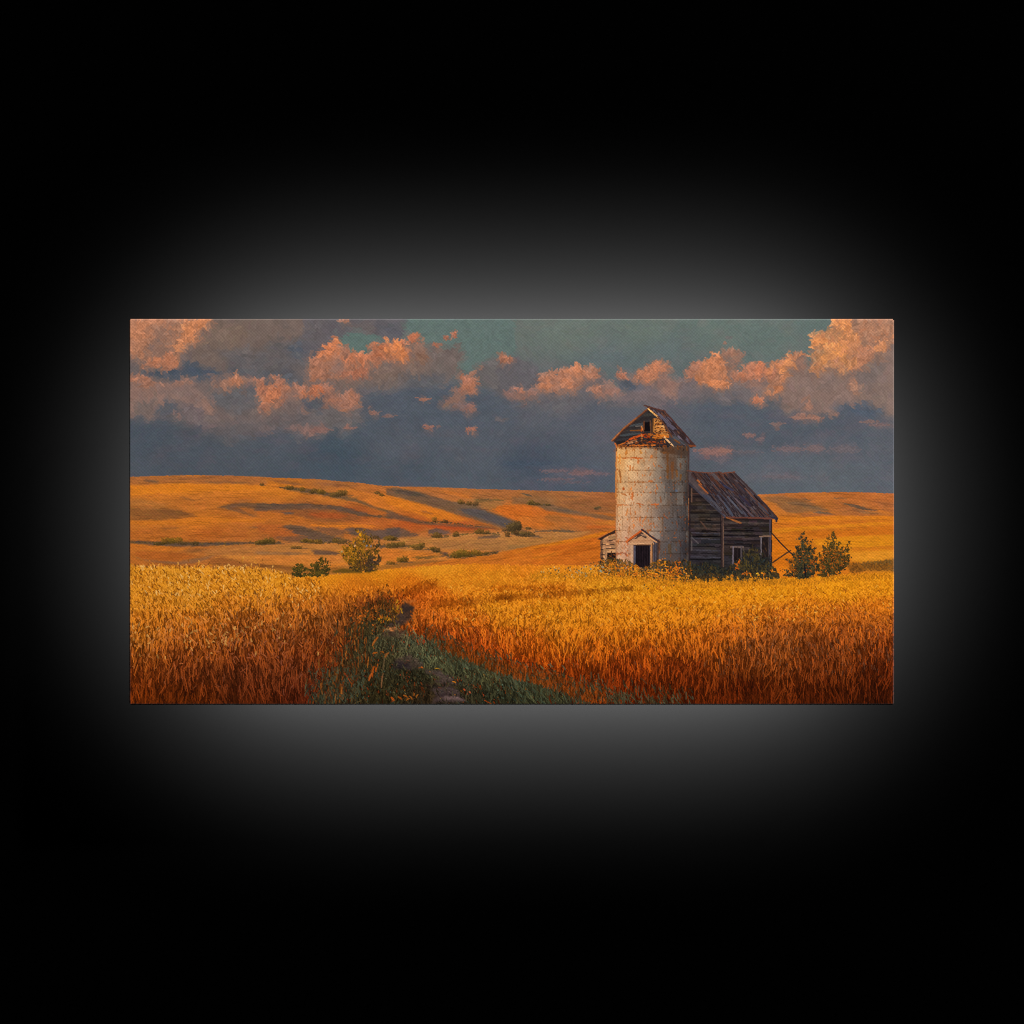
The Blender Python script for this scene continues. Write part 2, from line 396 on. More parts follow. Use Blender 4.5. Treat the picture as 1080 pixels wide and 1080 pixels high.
    cl(D, [(120, 200), (185, 185), (242, 215), (225, 262), (140, 330), (110, 320)], (152, 110, 92), 1.5)
    cl(D, [(-20, 300), (40, 240), (90, 200), (130, 210), (110, 290), (130, 330), (150, 392), (70, 414), (28, 380), (-20, 372)], (196, 124, 86), 1.7)
    cl(D, [(30, 380), (80, 355), (140, 375), (140, 395), (70, 412)], (206, 126, 82), 1.2)
    cl(D, [(170, 352), (240, 272), (335, 258), (348, 292), (300, 332), (250, 362), (195, 372)], (194, 117, 84), 1.5)
    cl(D, [(220, 370), (330, 320), (400, 330), (380, 400), (260, 400)], (142, 108, 96), 1.8, .4)
    cl(D, [(475, 240), (545, 208), (575, 262), (560, 312), (480, 310)], (146, 109, 93), 1.4)
    cl(D, [(490, 235), (545, 210), (552, 228), (500, 262)], (198, 124, 84), 1)
    cl(D, [(345, 312), (400, 260), (450, 250), (475, 203), (497, 230), (472, 290), (462, 370), (432, 442), (350, 432), (375, 380)], (196, 123, 84), 1.6)
    cl(D, [(430, 300), (460, 240), (480, 215), (490, 240), (460, 300), (430, 350)], (222, 140, 86), 1.1)
    cl(D, [(360, 350), (400, 300), (420, 330), (390, 380)], (172, 112, 88), 1.2)
    cl(D, [(588, 240), (600, 150), (650, 88), (700, 80), (715, 30), (800, 30), (870, 130), (868, 170), (960, 188), (900, 272), (835, 280), (790, 312), (740, 322), (700, 300), (640, 322), (590, 312)], (216, 138, 85), 1.8)
    cl(D, [(640, 180), (760, 150), (830, 190), (760, 290), (660, 280)], (226, 146, 86), 2)
    cl(D, [(760, 130), (860, 140), (860, 220), (780, 240)], (200, 130, 88), 1.8, .4)
    cl(D, [(720, 235), (760, 240), (755, 265), (730, 262)], (176, 120, 94), 1)
    cl(D, [(860, 190), (960, 190), (900, 270), (840, 282)], (178, 120, 92), 1.6)
    cl(D, [(945, 150), (1025, 150), (985, 215), (950, 200)], (210, 135, 88), 1.3)
    cl(D, [(800, 350), (850, 380), (870, 460), (830, 440), (800, 400)], (160, 118, 98), 1.4)
    cl(D, [(275, 450), (312, 443), (332, 482), (300, 492)], (188, 115, 84), 1)
    cl(D, [(480, 562), (540, 545), (600, 555), (660, 560), (640, 575), (560, 572)], (158, 112, 95), 1.1)
    cl(D, [(570, 480), (600, 470), (600, 530), (575, 530)], (164, 117, 98), 1)
    cl(D, [(740, 500), (800, 482), (1000, 520), (960, 560), (860, 560), (740, 545)], (78, 87, 99), 2, .8, rid=None)
    cl(D, [(690, 540), (740, 540), (770, 565), (720, 555)], (148, 110, 96), 1)
    cl(D, [(870, 565), (900, 580), (960, 600), (1045, 595), (1040, 615), (940, 612)], (128, 101, 96), 1.1)
    for q, k in (([(230, 652), (270, 650), (285, 672), (245, 674)], (132, 101, 97)), ([(300, 675), (335, 665), (345, 690), (310, 694)], (118, 97, 98)), ([(380, 592), (430, 582), (445, 606), (400, 612)], (128, 102, 97)),
                 ([(-20, 745), (80, 728), (170, 740), (160, 766), (60, 778), (-20, 765)], (138, 101, 96)), ([(180, 745), (330, 742), (320, 760), (200, 766)], (100, 94, 100)), ([(390, 745), (460, 722), (530, 720), (540, 750), (440, 758)], (114, 98, 103)),
                 ([(560, 720), (660, 705), (665, 755), (570, 752)], (116, 99, 102)), ([(700, 725), (800, 712), (860, 740), (760, 765), (690, 745)], (106, 98, 103)), ([(330, 880), (440, 870), (600, 888), (460, 905), (350, 900)], (106, 96, 101)), ([(80, 790), (140, 785), (130, 815), (90, 815)], (104, 95, 100))):
        cl(D, q, k, 1.2, .3)


def brush_sky():
    """go over the sky with loaded-brush dabs"""
    m = YY < HOR(XX) - .5
    # drag wet paint about inside the clouds so lit and shaded passages interlock
    cm = m & (boxblur((IDS == R_CLOUD).astype(np.float32), 6) > .25)
    af = vnoise(16, 11, 2, 34)
    for n, l0, l1, w0, w1, d in ((900, 6, 13, 2.4, 4.4, 4), (1200, 4, 9, 1.6, 3.0, 2.5), (500, 2.5, 6, 1.0, 1.8, 1.6)):
        x, y = pick(cm, n)
        a = at(af, x, y) * 2.6 - .5 + rng.normal(0, .45, n)
        src = IMG.copy()
        c = at(src, x - np.cos(a) * d * rng.uniform(.2, 1.2, n), y - np.sin(a) * d * rng.uniform(.2, 1.2, n))
        teal = c[:, 1] > c[:, 0] + 6
        al = ~teal
        strokes(x[al], y[al], a[al], rng.uniform(l0, l1, n)[al], rng.uniform(w0, w1, n)[al], (c * rng.uniform(.95, 1.05, (n, 1)))[al], rng.normal(0, 1.0, n)[al], .85, None, .015, taper=.6, only=m)
    src = IMG.copy()
    for n, l0, l1, w0, w1, jit, al in ((24000, 5, 11, 2.2, 3.6, .022, .75), (14000, 2.5, 6, 1.2, 2.2, .028, .7)):
        x, y = pick(m & ((not_c := boxblur((IDS == R_CLOUD).astype(np.float32), 3) < .6) | (rng.random((H, W)) < .12)), n)
        lum = at(src, x, y)
        warm = (lum[:, 0] - lum[:, 2]) / 90.
        a = at(vnoise(22, octv=2, seed=31), x, y) * 3.2 + rng.normal(0, .5, n)
        a = np.where(warm < .12, a * .35, a)
        k = 1 + rng.normal(0, 1, n) * (jit * (0.7 + 1.2 * np.clip(warm, 0, 1)))
        ln = rng.uniform(l0, l1, n) * np.where(warm > .5, .8, 1)
        col = lum * k[:, None] + rng.normal(0, .9, (n, 3))
        strokes(x, y, a, ln, rng.uniform(w0, w1, n), col, rng.normal(0, .7, n), al, None, .015, only=m)
    # half tones that tie the lit tops to the grey bodies
    lt = ((src[..., 0] - src[..., 2] > 55) & m).astype(np.float32)
    near = boxblur(lt, 7)
    zone = m & (near > .10) & (src[..., 0] > src[..., 1] + 4)
    n = 1500
    x, y = pick(zone, n)
    mixv = np.clip(at(near, x, y) * .75 + rng.normal(.12, .22, n), 0, 1)[:, None]
    c = np.array([186, 118, 84]) * mixv + np.array([116, 99, 95]) * (1 - mixv)
    a = at(af, x, y) * 2.2 - .5 + rng.normal(0, .5, n)
    strokes(x, y, a, rng.uniform(3, 10, n), rng.uniform(1.2, 3.4, n), c * rng.uniform(.96, 1.04, (n, 1)), rng.normal(0, .9, n), .5, None, .02, taper=.7, only=m)
    for o, u, v, l, w, c in ((B, 600, 466, 58, 20, (170, 114, 92)), (B, 322, 540, 44, 18, (150, 106, 92)), (B, 410, 555, 60, 18, (128, 101, 95)), (B, 625, 614, 44, 22, (160, 107, 90)), (B, 862, 628, 56, 22, (166, 107, 88)), (B, 200, 624, 76, 13, (146, 106, 95)), (B, 50, 635, 110, 30, (138, 103, 95)), (B, 685, 612, 24, 14, (122, 98, 94)), (B, 1010, 575, 60, 26, (104, 97, 98)), (B, 720, 128, 26, 22, (172, 104, 80)), (B, 765, 115, 28, 30, (166, 102, 80)), (B, 672, 168, 60, 16, (160, 104, 84)),
                             (C, 270, 855, 120, 20, (116, 95, 97)), (C, 420, 866, 150, 30, (126, 98, 97)), (C, 540, 872, 110, 18, (112, 94, 98)), (C, 290, 903, 190, 16, (112, 94, 97)), (C, 400, 918, 110, 12, (104, 92, 98)), (C, 120, 815, 240, 22, (70, 81, 94)),
                             (D, 60, 752, 190, 44, (140, 103, 96)), (D, 130, 745, 80, 22, (148, 106, 94)), (D, 250, 752, 140, 16, (104, 96, 100)), (D, 470, 738, 130, 34, (118, 99, 100)), (D, 615, 732, 110, 40, (120, 100, 99)), (D, 780, 738, 170, 46, (108, 98, 101)), (D, 460, 888, 220, 24, (106, 97, 101)), (D, 256, 662, 54, 22, (134, 103, 97)), (D, 318, 682, 44, 22, (120, 99, 98)), (D, 412, 600, 64, 26, (130, 104, 97)), (D, 540, 566, 130, 16, (156, 112, 96)), (D, 640, 566, 60, 16, (156, 112, 96)), (D, 915, 588, 90, 18, (134, 105, 97)), (D, 980, 604, 110, 14, (124, 100, 97)), (D, 302, 468, 46, 40, (186, 115, 86)), (D, 590, 500, 30, 50, (158, 115, 98)), (D, 110, 800, 60, 22, (106, 97, 101)), (D, 150, 130, 40, 14, (112, 106, 104)), (D, 128, 160, 18, 14, (150, 108, 92))):
        x0_, y0_ = T(o, [(u, v)])[0]; kk = o[2] / 1080.
        q = int(6 + l * w * kk * kk * .35)
        x = x0_ + rng.normal(0, l * kk * .24, q); y = y0_ + rng.normal(0, w * kk * .2, q)
        strokes(x, y, rng.normal(-.1, .3, q), rng.uniform(1.5, min(5, 1.6 + l * kk * .4), q), rng.uniform(.7, 1.6, q), np.array(c) * rng.uniform(.92, 1.06, (q, 1)), rng.normal(0, .3, q), .75, R_CLOUD, .03, only=m)
    # crisp impasto flecks on the lit clouds
    lit = m & (src[..., 0] - src[..., 2] > 62)
    x, y = pick(lit, 1500)
    c = at(src, x, y)
    a = at(vnoise(14, octv=2, seed=33), x, y) * 3.4 + rng.normal(0, .7, len(x))
    k = rng.choice([.88, .95, 1.05, 1.09], len(x), p=[.24, .26, .3, .20])
    strokes(x, y, a, rng.uniform(3.5, 9, len(x)), rng.uniform(1.2, 2.8, len(x)), np.clip(c * k[:, None], 0, 236), rng.normal(0, .7, len(x)), .7, only=m)


_hx = [130, 137, 170, 200, 240, 270, 330, 375, 400, 420, 460, 500, 540, 560, 600, 640, 660, 800, 830, 870, 905, 945]
_hy = [502.8, 502.6, 501.8, 501, 501.4, 502.8, 505, 508.6, 511.8, 513, 514, 515.4, 516.4, 517, 518, 519, 519.6, 521.5, 520, 519, 518.8, 520.5]


def HOR(x):
    return np.interp(x, _hx, _hy)


def hills():
    m = YY >= HOR(XX) + WARP['f'][1] * .25
    base = cfield([
        (140, 507, (178, 104, 48)), (240, 506, (172, 100, 50)), (140, 515, (216, 120, 32)), (190, 514, (224, 124, 28)), (250, 518, (214, 118, 32)), (160, 522, (206, 112, 34)),
        (150, 532, (176, 104, 42)), (160, 543, (148, 88, 42)), (200, 530, (196, 108, 38)), (250, 528, (196, 106, 36)), (150, 552, (200, 110, 34)), (210, 551, (212, 116, 32)), (260, 552, (196, 106, 38)),
        (150, 562, (186, 98, 32)), (220, 562, (188, 94, 30)), (250, 565, (186, 98, 36)), (150, 582, (196, 106, 34)), (200, 583, (186, 104, 40)), (250, 580, (196, 118, 50)), (180, 592, (176, 94, 32)), (260, 592, (206, 122, 48)),
        (300, 517, (214, 118, 32)), (350, 525, (202, 112, 38)), (320, 537, (160, 88, 42)), (370, 540, (168, 82, 36)), (300, 550, (196, 106, 36)), (350, 550, (190, 104, 38)), (300, 563, (160, 88, 42)), (300, 580, (196, 120, 52)), (340, 585, (210, 124, 46)), (300, 590, (214, 122, 44)), (300, 600, (176, 104, 38)),
        (350, 512, (176, 104, 50)), (400, 516, (196, 110, 48)), (410, 525, (222, 120, 34)), (430, 530, (226, 122, 30)), (470, 541, (216, 116, 32)), (400, 545, (190, 98, 38)), (430, 553, (186, 84, 32)), (480, 556, (178, 82, 34)),
        (450, 518, (160, 96, 52)), (480, 520, (188, 106, 48)), (520, 520, (178, 102, 50)), (510, 530, (160, 106, 58)), (540, 537, (212, 108, 34)), (550, 545, (206, 104, 32)), (470, 570, (188, 118, 58)), (520, 572, (172, 114, 60)), (430, 575, (186, 118, 56)), (420, 584, (220, 124, 42)), (450, 588, (204, 118, 44)), (500, 590, (206, 110, 34)), (430, 600, (216, 124, 36)),
        (600, 522, (172, 102, 52)), (640, 525, (168, 96, 50)), (570, 530, (136, 92, 56)), (620, 535, (150, 92, 52)), (600, 545, (176, 100, 44)), (640, 545, (196, 104, 38)), (570, 552, (204, 106, 34)), (620, 556, (190, 102, 42)), (560, 565, (180, 114, 58)), (600, 565, (172, 112, 58)), (560, 577, (184, 118, 58)),
        (580, 580, (206, 106, 28)), (620, 575, (212, 108, 26)), (560, 590, (210, 108, 26)), (620, 588, (196, 96, 24)), (640, 590, (196, 104, 28)),
        (830, 526, (186, 104, 46)), (860, 522, (196, 108, 42)), (900, 524, (190, 102, 42)), (940, 528, (186, 100, 44)), (840, 535, (176, 102, 48)), (900, 538, (172, 98, 48)), (830, 550, (216, 116, 26)), (880, 550, (214, 114, 26)), (935, 550, (216, 116, 24)),
        (850, 565, (206, 108, 22)), (900, 562, (208, 110, 22)), (938, 562, (204, 106, 22)), (900, 575, (220, 130, 22)), (938, 575, (224, 134, 22)), (840, 578, (214, 120, 22)), (930, 588, (226, 138, 28)), (830, 595, (220, 116, 18)), (880, 595, (214, 112, 20))], p=3.6, ay=2.6)
    n = vnoise(26, 4, 4, 40)[..., None]; n2 = vnoise(9, 2.2, 3, 41)[..., None]
    IMG[m] = ((base * .90 + 9) * (1 + .07 * n + .05 * n2))[m]
    IDS[m] = R_HILL
    I1, I2, I3, I4, K = (130, 490, 150), (270, 490, 150), (410, 490, 150), (540, 490, 120), (800, 500, 150)

    def h(o, pts, col, warp=1.0, soft=.35, alpha=.78, rid=None, w2=.5, grain=.08):
        fill(T(o, pts), np.array(col) * .92 + 6, warp * .5, 'h', soft + .35 if rid is None else soft, alpha, rid, w2 * .6, grain * .6)
    # left ridges
    h(I1, [(50, 95), (500, 80), (1080, 92), (1080, 148), (800, 140), (400, 142), (50, 155)], (176, 103, 50), 1, .4, .8)
    h(I1, [(150, 105), (270, 125), (260, 140), (170, 128)], (112, 82, 60)); h(I1, [(560, 125), (900, 130), (1000, 145), (700, 145)], (138, 88, 52))
    h(I1, [(300, 100), (700, 96), (640, 112), (320, 116)], (150, 92, 52))
    h(I1, [(50, 158), (400, 146), (800, 146), (1080, 162), (1080, 190), (700, 200), (400, 215), (50, 235)], (226, 126, 30), 1, .5)
    h(I1, [(420, 240), (480, 250), (560, 280), (540, 282), (460, 262)], (140, 86, 44)); h(I1, [(800, 275), (1000, 266), (900, 285)], (150, 92, 48))
    h(I1, [(50, 268), (180, 270), (360, 315), (200, 318), (50, 318)], (186, 112, 48))
    h(I1, [(50, 330), (400, 340), (560, 388), (420, 412), (250, 420), (50, 425)], (146, 88, 42), 1, .6)
    h(I1, [(200, 340), (420, 345), (500, 380), (380, 395)], (126, 78, 42), 1, .8, .6)
    h(I1, [(50, 430), (300, 420), (420, 408), (620, 400), (900, 402), (1080, 412), (1080, 440), (700, 440), (500, 460), (50, 460)], (216, 118, 32), .8, .5)
    h(I1, [(280, 488), (420, 478), (420, 486), (300, 496)], (128, 78, 38)); h(I1, [(940, 470), (1080, 480), (1080, 490), (1000, 486)], (110, 80, 62))
    # shadow tongue on the left hills continuing right
    h(I1, [(705, 325), (780, 305), (850, 292), (1090, 290), (1090, 352), (1010, 345), (1020, 400), (940, 385), (820, 350)], (100, 74, 56), .6, .2)
    h(I1, [(850, 320), (960, 330), (1080, 360), (1000, 370), (1030, 400), (960, 380)], (196, 106, 40), .7, .2)
    h(I1, [(800, 320), (900, 350), (960, 390), (880, 360)], (156, 88, 46), .6, .2)
    h(I2, [(0, 295), (350, 298), (560, 308), (520, 330), (700, 340), (900, 395), (960, 408), (820, 420), (560, 440), (420, 420), (300, 385), (0, 350)], (146, 84, 44), .8, .4)
    h(I2, [(0, 300), (300, 298), (260, 330), (0, 345)], (104, 78, 56), .8, .4)
    h(I2, [(380, 370), (560, 360), (700, 385), (640, 412), (460, 405)], (172, 78, 34), .8, .5)
    h(I2, [(510, 305), (620, 312), (720, 335), (860, 378), (1000, 395), (1090, 408), (1090, 416), (940, 404), (800, 392), (640, 350), (540, 325)], (84, 68, 54), .5, .1)
    h(I2, [(200, 360), (290, 362), (280, 380), (210, 374)], (88, 76, 74), .5, .1)
    h(I2, [(0, 350), (180, 368), (350, 400), (420, 440), (200, 420), (0, 400)], (196, 106, 38), .8, .4)
    h(I2, [(400, 452), (560, 458), (800, 455), (940, 470), (820, 482), (560, 478), (430, 470)], (232, 126, 36), .5, .1)
    h(I2, [(820, 400), (1090, 408), (1090, 450), (900, 440), (720, 445)], (192, 98, 40), .6, .3)
    h(I2, [(0, 455), (200, 460), (330, 540), (150, 555), (0, 500)], (186, 94, 38), .8, .4)
    h(I2, [(190, 465), (260, 458), (340, 468), (480, 510), (600, 545), (720, 580), (560, 596), (440, 580), (350, 555), (260, 505)], (88, 72, 62), .8, .25)
    h(I2, [(400, 475), (560, 480), (680, 500), (660, 550), (560, 530), (470, 500)], (120, 80, 56), .8, .5)
    h(I2, [(130, 545), (330, 545), (420, 590), (240, 590)], (116, 76, 54), .7, .3)
    h(I2, [(670, 490), (720, 478), (790, 480), (900, 502), (1000, 490), (1090, 478), (1090, 560), (940, 572), (820, 560), (720, 530)], (84, 72, 70), .8, .25)
    h(I2, [(0, 590), (60, 600), (180, 590), (200, 600), (0, 615)], (90, 72, 46), .5, .1)
    h(I2, [(0, 298), (350, 300), (560, 310), (700, 334), (860, 372), (760, 372), (600, 345), (400, 336), (200, 342), (0, 346)], (104, 77, 60), .6, .2)
    h(I2, [(0, 298), (350, 298), (560, 308), (560, 314), (300, 306), (0, 306)], (82, 66, 56), .4, 0)
    # tree line running down the ridge
    h(I2, [(160, 165), (240, 170), (330, 178), (470, 195), (560, 222), (650, 215), (700, 240), (800, 275), (900, 318), (1000, 345), (1070, 372), (960, 352), (860, 322), (760, 285), (640, 262), (500, 235), (330, 210), (220, 190)], (98, 78, 56), .6, .15)
    h(I2, [(60, 110), (230, 120), (400, 155), (300, 160), (180, 140)], (146, 88, 50), .8, .3); h(I2, [(420, 135), (640, 145), (800, 165), (600, 165)], (148, 90, 54), .8, .4)
    h(I2, [(520, 175), (760, 185), (900, 240), (760, 235), (640, 195)], (212, 118, 42), .8, .4)
    h(I2, [(900, 240), (1000, 270), (1090, 330), (1090, 380), (960, 330), (860, 290)], (212, 116, 40), .8, .4)
    # big diagonal shadow in the centre
    h(I3, [(-20, 178), (60, 172), (130, 190), (220, 212), (400, 258), (540, 288), (680, 312), (760, 358), (880, 398), (960, 430), (1000, 468), (960, 505), (900, 500), (760, 450), (600, 402), (480, 368), (330, 320), (150, 272), (60, 245), (-20, 228)], (98, 79, 66), .8, .2)
    h(I3, [(540, 330), (700, 340), (860, 400), (960, 445), (990, 480), (880, 470), (700, 410), (560, 370)], (84, 78, 80), .9, .5, .8)
    h(I3, [(0, 185), (200, 200), (300, 240), (200, 240), (60, 215)], (84, 72, 62), .8, .5, .7)
    h(I3, [(60, 170), (300, 168), (560, 180), (700, 200), (560, 250), (400, 230), (220, 195)], (186, 106, 48), .8, .4)
    h(I3, [(400, 190), (640, 240), (600, 260), (440, 220)], (206, 112, 42), .8, .3)
    h(I3, [(650, 265), (760, 258), (900, 268), (880, 278), (740, 272), (690, 300)], (110, 84, 48), .4, .1)
    h(I3, [(690, 280), (900, 275), (840, 320), (760, 345), (700, 312)], (166, 108, 56), .6, .3)
    h(I3, [(830, 312), (960, 305), (1090, 310), (1090, 450), (1020, 445), (930, 400), (800, 350)], (216, 106, 32), .7, .25)
    h(I3, [(960, 400), (1090, 380), (1090, 450), (1010, 440)], (206, 112, 40), .7, .4)
    h(I3, [(-20, 240), (80, 262), (200, 300), (330, 330), (480, 378), (600, 420), (520, 430), (300, 400), (140, 345), (-20, 300)], (222, 120, 32), .8, .3)
    h(I3, [(240, 345), (340, 370), (330, 382), (260, 362)], (150, 86, 44), .4, .1)
    h(I3, [(-20, 345), (60, 372), (160, 405), (260, 432), (420, 452), (560, 458), (720, 470), (860, 490), (700, 490), (520, 478), (300, 462), (140, 432), (-20, 395)], (96, 74, 60), .6, .15)
    h(I3, [(250, 455), (420, 462), (640, 485), (620, 498), (420, 490), (300, 475)], (194, 78, 30), .6, .2)
    h(I3, [(400, 470), (700, 480), (850, 492), (700, 500)], (160, 72, 36), .5, .2)
    h(I3, [(-20, 480), (100, 480), (180, 520), (240, 545), (100, 552), (-20, 540)], (92, 74, 64), .7, .3)
    h(I3, [(300, 500), (360, 480), (420, 495), (480, 520), (420, 535), (300, 530)], (86, 72, 70), .7, .25)
    h(I3, [(-20, 555), (300, 560), (680, 545), (850, 540), (1090, 555), (1090, 575), (760, 570), (420, 580), (120, 595), (-20, 590)], (196, 126, 60), .6, .3)
    h(I3, [(660, 545), (840, 532), (850, 555), (690, 565)], (100, 74, 58), .4, .1)
    h(I3, [(520, 520), (660, 525), (650, 545), (420, 552)], (206, 136, 72), .5, .2); h(I3, [(740, 515), (880, 520), (850, 545)], (200, 132, 74), .5, .2)
    h(I3, [(300, 590), (700, 570), (1090, 580), (1090, 620), (860, 662), (560, 650), (380, 640)], (172, 112, 58), .8, .5)
    h(I3, [(-20, 650), (200, 655), (400, 690), (380, 712), (180, 735), (-20, 770)], (220, 122, 40), .7, .3)
    h(I3, [(180, 705), (330, 692), (440, 705), (260, 725)], (116, 84, 40), .4, .1)
    h(I3, [(380, 660), (450, 675), (450, 700), (410, 695)], (84, 62, 52), .4, .1)
    h(I3, [(-20, 735), (60, 745), (200, 735), (440, 725), (300, 760), (-20, 790)], (150, 92, 40), .6, .3)
    # valley on the left
    h(I1, [(50, 578), (200, 585), (440, 590), (640, 592), (900, 588), (1000, 600), (760, 615), (400, 628), (200, 610), (50, 600)], (78, 66, 60), .5, .15)
    h(I1, [(50, 605), (200, 615), (420, 632), (560, 650), (300, 660), (50, 640)], (210, 114, 34), .6, .3)
    h(I1, [(440, 650), (640, 640), (560, 668), (480, 662)], (136, 84, 44), .6, .2)
    h(I1, [(600, 640), (900, 620), (1090, 620), (1090, 690), (740, 700), (620, 690)], (184, 112, 52), .8, .4)
    h(I1, [(740, 698), (900, 690), (1090, 692), (1090, 755), (960, 740), (860, 715)], (214, 130, 50), .6, .25)
    h(I1, [(640, 715), (760, 705), (900, 740), (1090, 760), (1090, 790), (800, 780), (640, 760)], (150, 84, 36), .7, .3)
    h(I1, [(50, 700), (200, 740), (400, 760), (560, 750), (700, 690), (560, 710), (420, 740), (220, 730)], (136, 92, 62), .8, .3, .7)
    h(I1, [(100, 660), (400, 670), (560, 690), (420, 735), (200, 725), (60, 690)], (180, 92, 32), .8, .4)
    h(I2, [(0, 620), (140, 612), (330, 600), (640, 610), (640, 650), (400, 660), (0, 660)], (188, 118, 54), .7, .4)
    h(I2, [(0, 660), (300, 668), (440, 680), (300, 688), (0, 690)], (142, 98, 62), .6, .2)
    h(I2, [(410, 650), (520, 652), (625, 668), (610, 690), (450, 692)], (86, 66, 60), .5, .15)
    h(I2, [(0, 690), (430, 692), (660, 690), (640, 760), (300, 775), (0, 745)], (214, 124, 48), .6, .3)
    h(I2, [(0, 750), (120, 765), (280, 780), (280, 800), (60, 790), (0, 775)], (136, 80, 36), .6, .25)
    h(I2, [(540, 770), (700, 740), (680, 760), (560, 785)], (226, 126, 40), .5, .2)
    h(I2, [(540, 790), (700, 770), (940, 770), (1090, 740), (1090, 790), (800, 820), (540, 830)], (160, 98, 36), .6, .3)
    h(I2, [(930, 640), (1090, 640), (1090, 700), (940, 740)], (212, 116, 40), .6, .3)
    h(I2, [(930, 620), (1000, 615), (990, 632), (940, 640)], (84, 70, 66), .4, .1)
    # right of centre
    h(I4, [(90, 270), (160, 280), (200, 300), (120, 292)], (84, 74, 62), .5, .1)
    h(I4, [(0, 300), (150, 320), (320, 380), (160, 380), (0, 370)], (136, 94, 58), .8, .3)
    h(I4, [(450, 290), (680, 300), (620, 312), (500, 305)], (116, 84, 60), .5, .15)
    h(I4, [(240, 380), (330, 370), (480, 400), (640, 440), (820, 470), (985, 500), (985, 535), (860, 515), (640, 480), (430, 450), (300, 430)], (120, 88, 62), .8, .25)
    h(I4, [(340, 410), (520, 430), (640, 450), (520, 450)], (92, 80, 72), .6, .2)
    h(I4, [(420, 340), (640, 350), (860, 400), (985, 430), (985, 470), (820, 450), (600, 410)], (150, 92, 52), .8, .3)
    h(I4, [(0, 395), (120, 390), (250, 402), (320, 435), (560, 480), (800, 505), (850, 525), (640, 510), (420, 480), (200, 500), (0, 480)], (212, 106, 34), .7, .25)
    h(I4, [(340, 480), (560, 510), (640, 540), (420, 560), (300, 520)], (168, 100, 46), .8, .4)
    h(I4, [(780, 545), (985, 530), (985, 570), (820, 575)], (212, 122, 42), .6, .3); h(I4, [(700, 580), (985, 580), (985, 600), (720, 605)], (204, 96, 32), .6, .3)
    h(I4, [(80, 555), (280, 560), (330, 590), (140, 590)], (214, 110, 36), .6, .3)
    h(I4, [(180, 630), (330, 618), (560, 628), (690, 638), (560, 646), (380, 634), (220, 640)], (84, 70, 56), .4, .05)
    h(I4, [(170, 650), (400, 645), (600, 645), (760, 630), (700, 660), (520, 690), (300, 690), (200, 680)], (186, 122, 62), .6, .25)
    h(I4, [(160, 682), (300, 688), (260, 694)], (96, 80, 60), .4, .05)
    h(I4, [(-40, 700), (300, 695), (540, 692), (400, 740), (200, 770), (-40, 815)], (182, 118, 56), .7, .3)
    h(I4, [(-40, 760), (200, 765), (60, 800), (-40, 815)], (150, 104, 56), .7, .4)
    # hill behind the barn on the right
    h(K, [(40, 175), (180, 165), (330, 190), (420, 220), (560, 285), (420, 285), (250, 300), (180, 270)], (142, 95, 56), .8, .4)
    h(K, [(200, 215), (300, 205), (420, 240), (540, 275), (420, 268)], (122, 88, 60), .7, .3)
    h(K, [(30, 195), (130, 220), (220, 290), (330, 310), (130, 322), (90, 260)], (206, 116, 42), .7, .3)
    h(K, [(420, 285), (470, 282), (600, 305), (540, 312), (460, 300)], (88, 82, 74), .4, .1)
    h(K, [(330, 300), (620, 300), (1040, 300), (1040, 318), (600, 315), (330, 325)], (170, 96, 52), .6, .3, .7)
    h(K, [(640, 215), (760, 235), (930, 285), (820, 275), (700, 245)], (88, 74, 60), .5, .12)
    h(K, [(540, 175), (700, 185), (600, 190)], (126, 88, 58), .5, .1); h(K, [(330, 175), (420, 205), (380, 200)], (120, 84, 58), .5, .1)
    h(K, [(700, 255), (860, 290), (980, 300), (800, 300)], (128, 88, 58), .6, .2)
    h(K, [(900, 200), (1040, 220), (1040, 300), (960, 280)], (160, 92, 50), .8, .4, .6)
    h(K, [(110, 335), (300, 330), (620, 316), (1040, 322), (1040, 350), (700, 345), (300, 365), (110, 360)], (222, 124, 26), .6, .3)
    h(K, [(110, 370), (420, 370), (800, 350), (1040, 352), (1040, 362), (700, 375), (300, 400), (110, 410)], (204, 108, 28), .7, .3)
    h(K, [(110, 420), (400, 395), (700, 378), (1040, 362), (1040, 380), (700, 400), (400, 425), (110, 450)], (228, 136, 24), .7, .3)
    h(K, [(380, 440), (700, 420), (1040, 400), (1040, 450), (760, 470), (420, 480)], (204, 106, 22), .8, .4)
    h(K, [(420, 500), (700, 475), (1040, 460), (1040, 545), (700, 560), (440, 540)], (228, 138, 22), .8, .4)
    h(K, [(700, 560), (1040, 545), (1040, 575), (720, 585)], (206, 112, 24), .8, .3)
    h(K, [(110, 480), (320, 520), (300, 600), (240, 700), (110, 720)], (218, 112, 18), .8, .4)
    h(K, [(700, 600), (1040, 585), (1040, 660), (720, 670)], (228, 142, 34), .8, .3)
    # foreground swell between the valley and the wheat
    h(I4, [(-80, 845), (0, 812), (150, 785), (300, 758), (430, 735), (550, 710), (680, 685), (760, 665), (850, 640), (990, 612), (990, 900), (400, 960), (-80, 960)], (206, 104, 26), .6, .1, 1, R_FIELD)
    h(I4, [(0, 815), (300, 760), (550, 712), (760, 668), (985, 618), (985, 650), (760, 690), (550, 735), (300, 780), (0, 850)], (230, 130, 24), .6, .3)
    h(I4, [(250, 790), (560, 750), (840, 690), (850, 720), (560, 790), (300, 840)], (206, 100, 26), .8, .4); h(I4, [(400, 850), (800, 770), (840, 800), (560, 860)], (192, 92, 22), .8, .4)
    h(I4, [(0, 900), (300, 850), (500, 830), (300, 890), (0, 930)], (214, 116, 28), .8, .4)
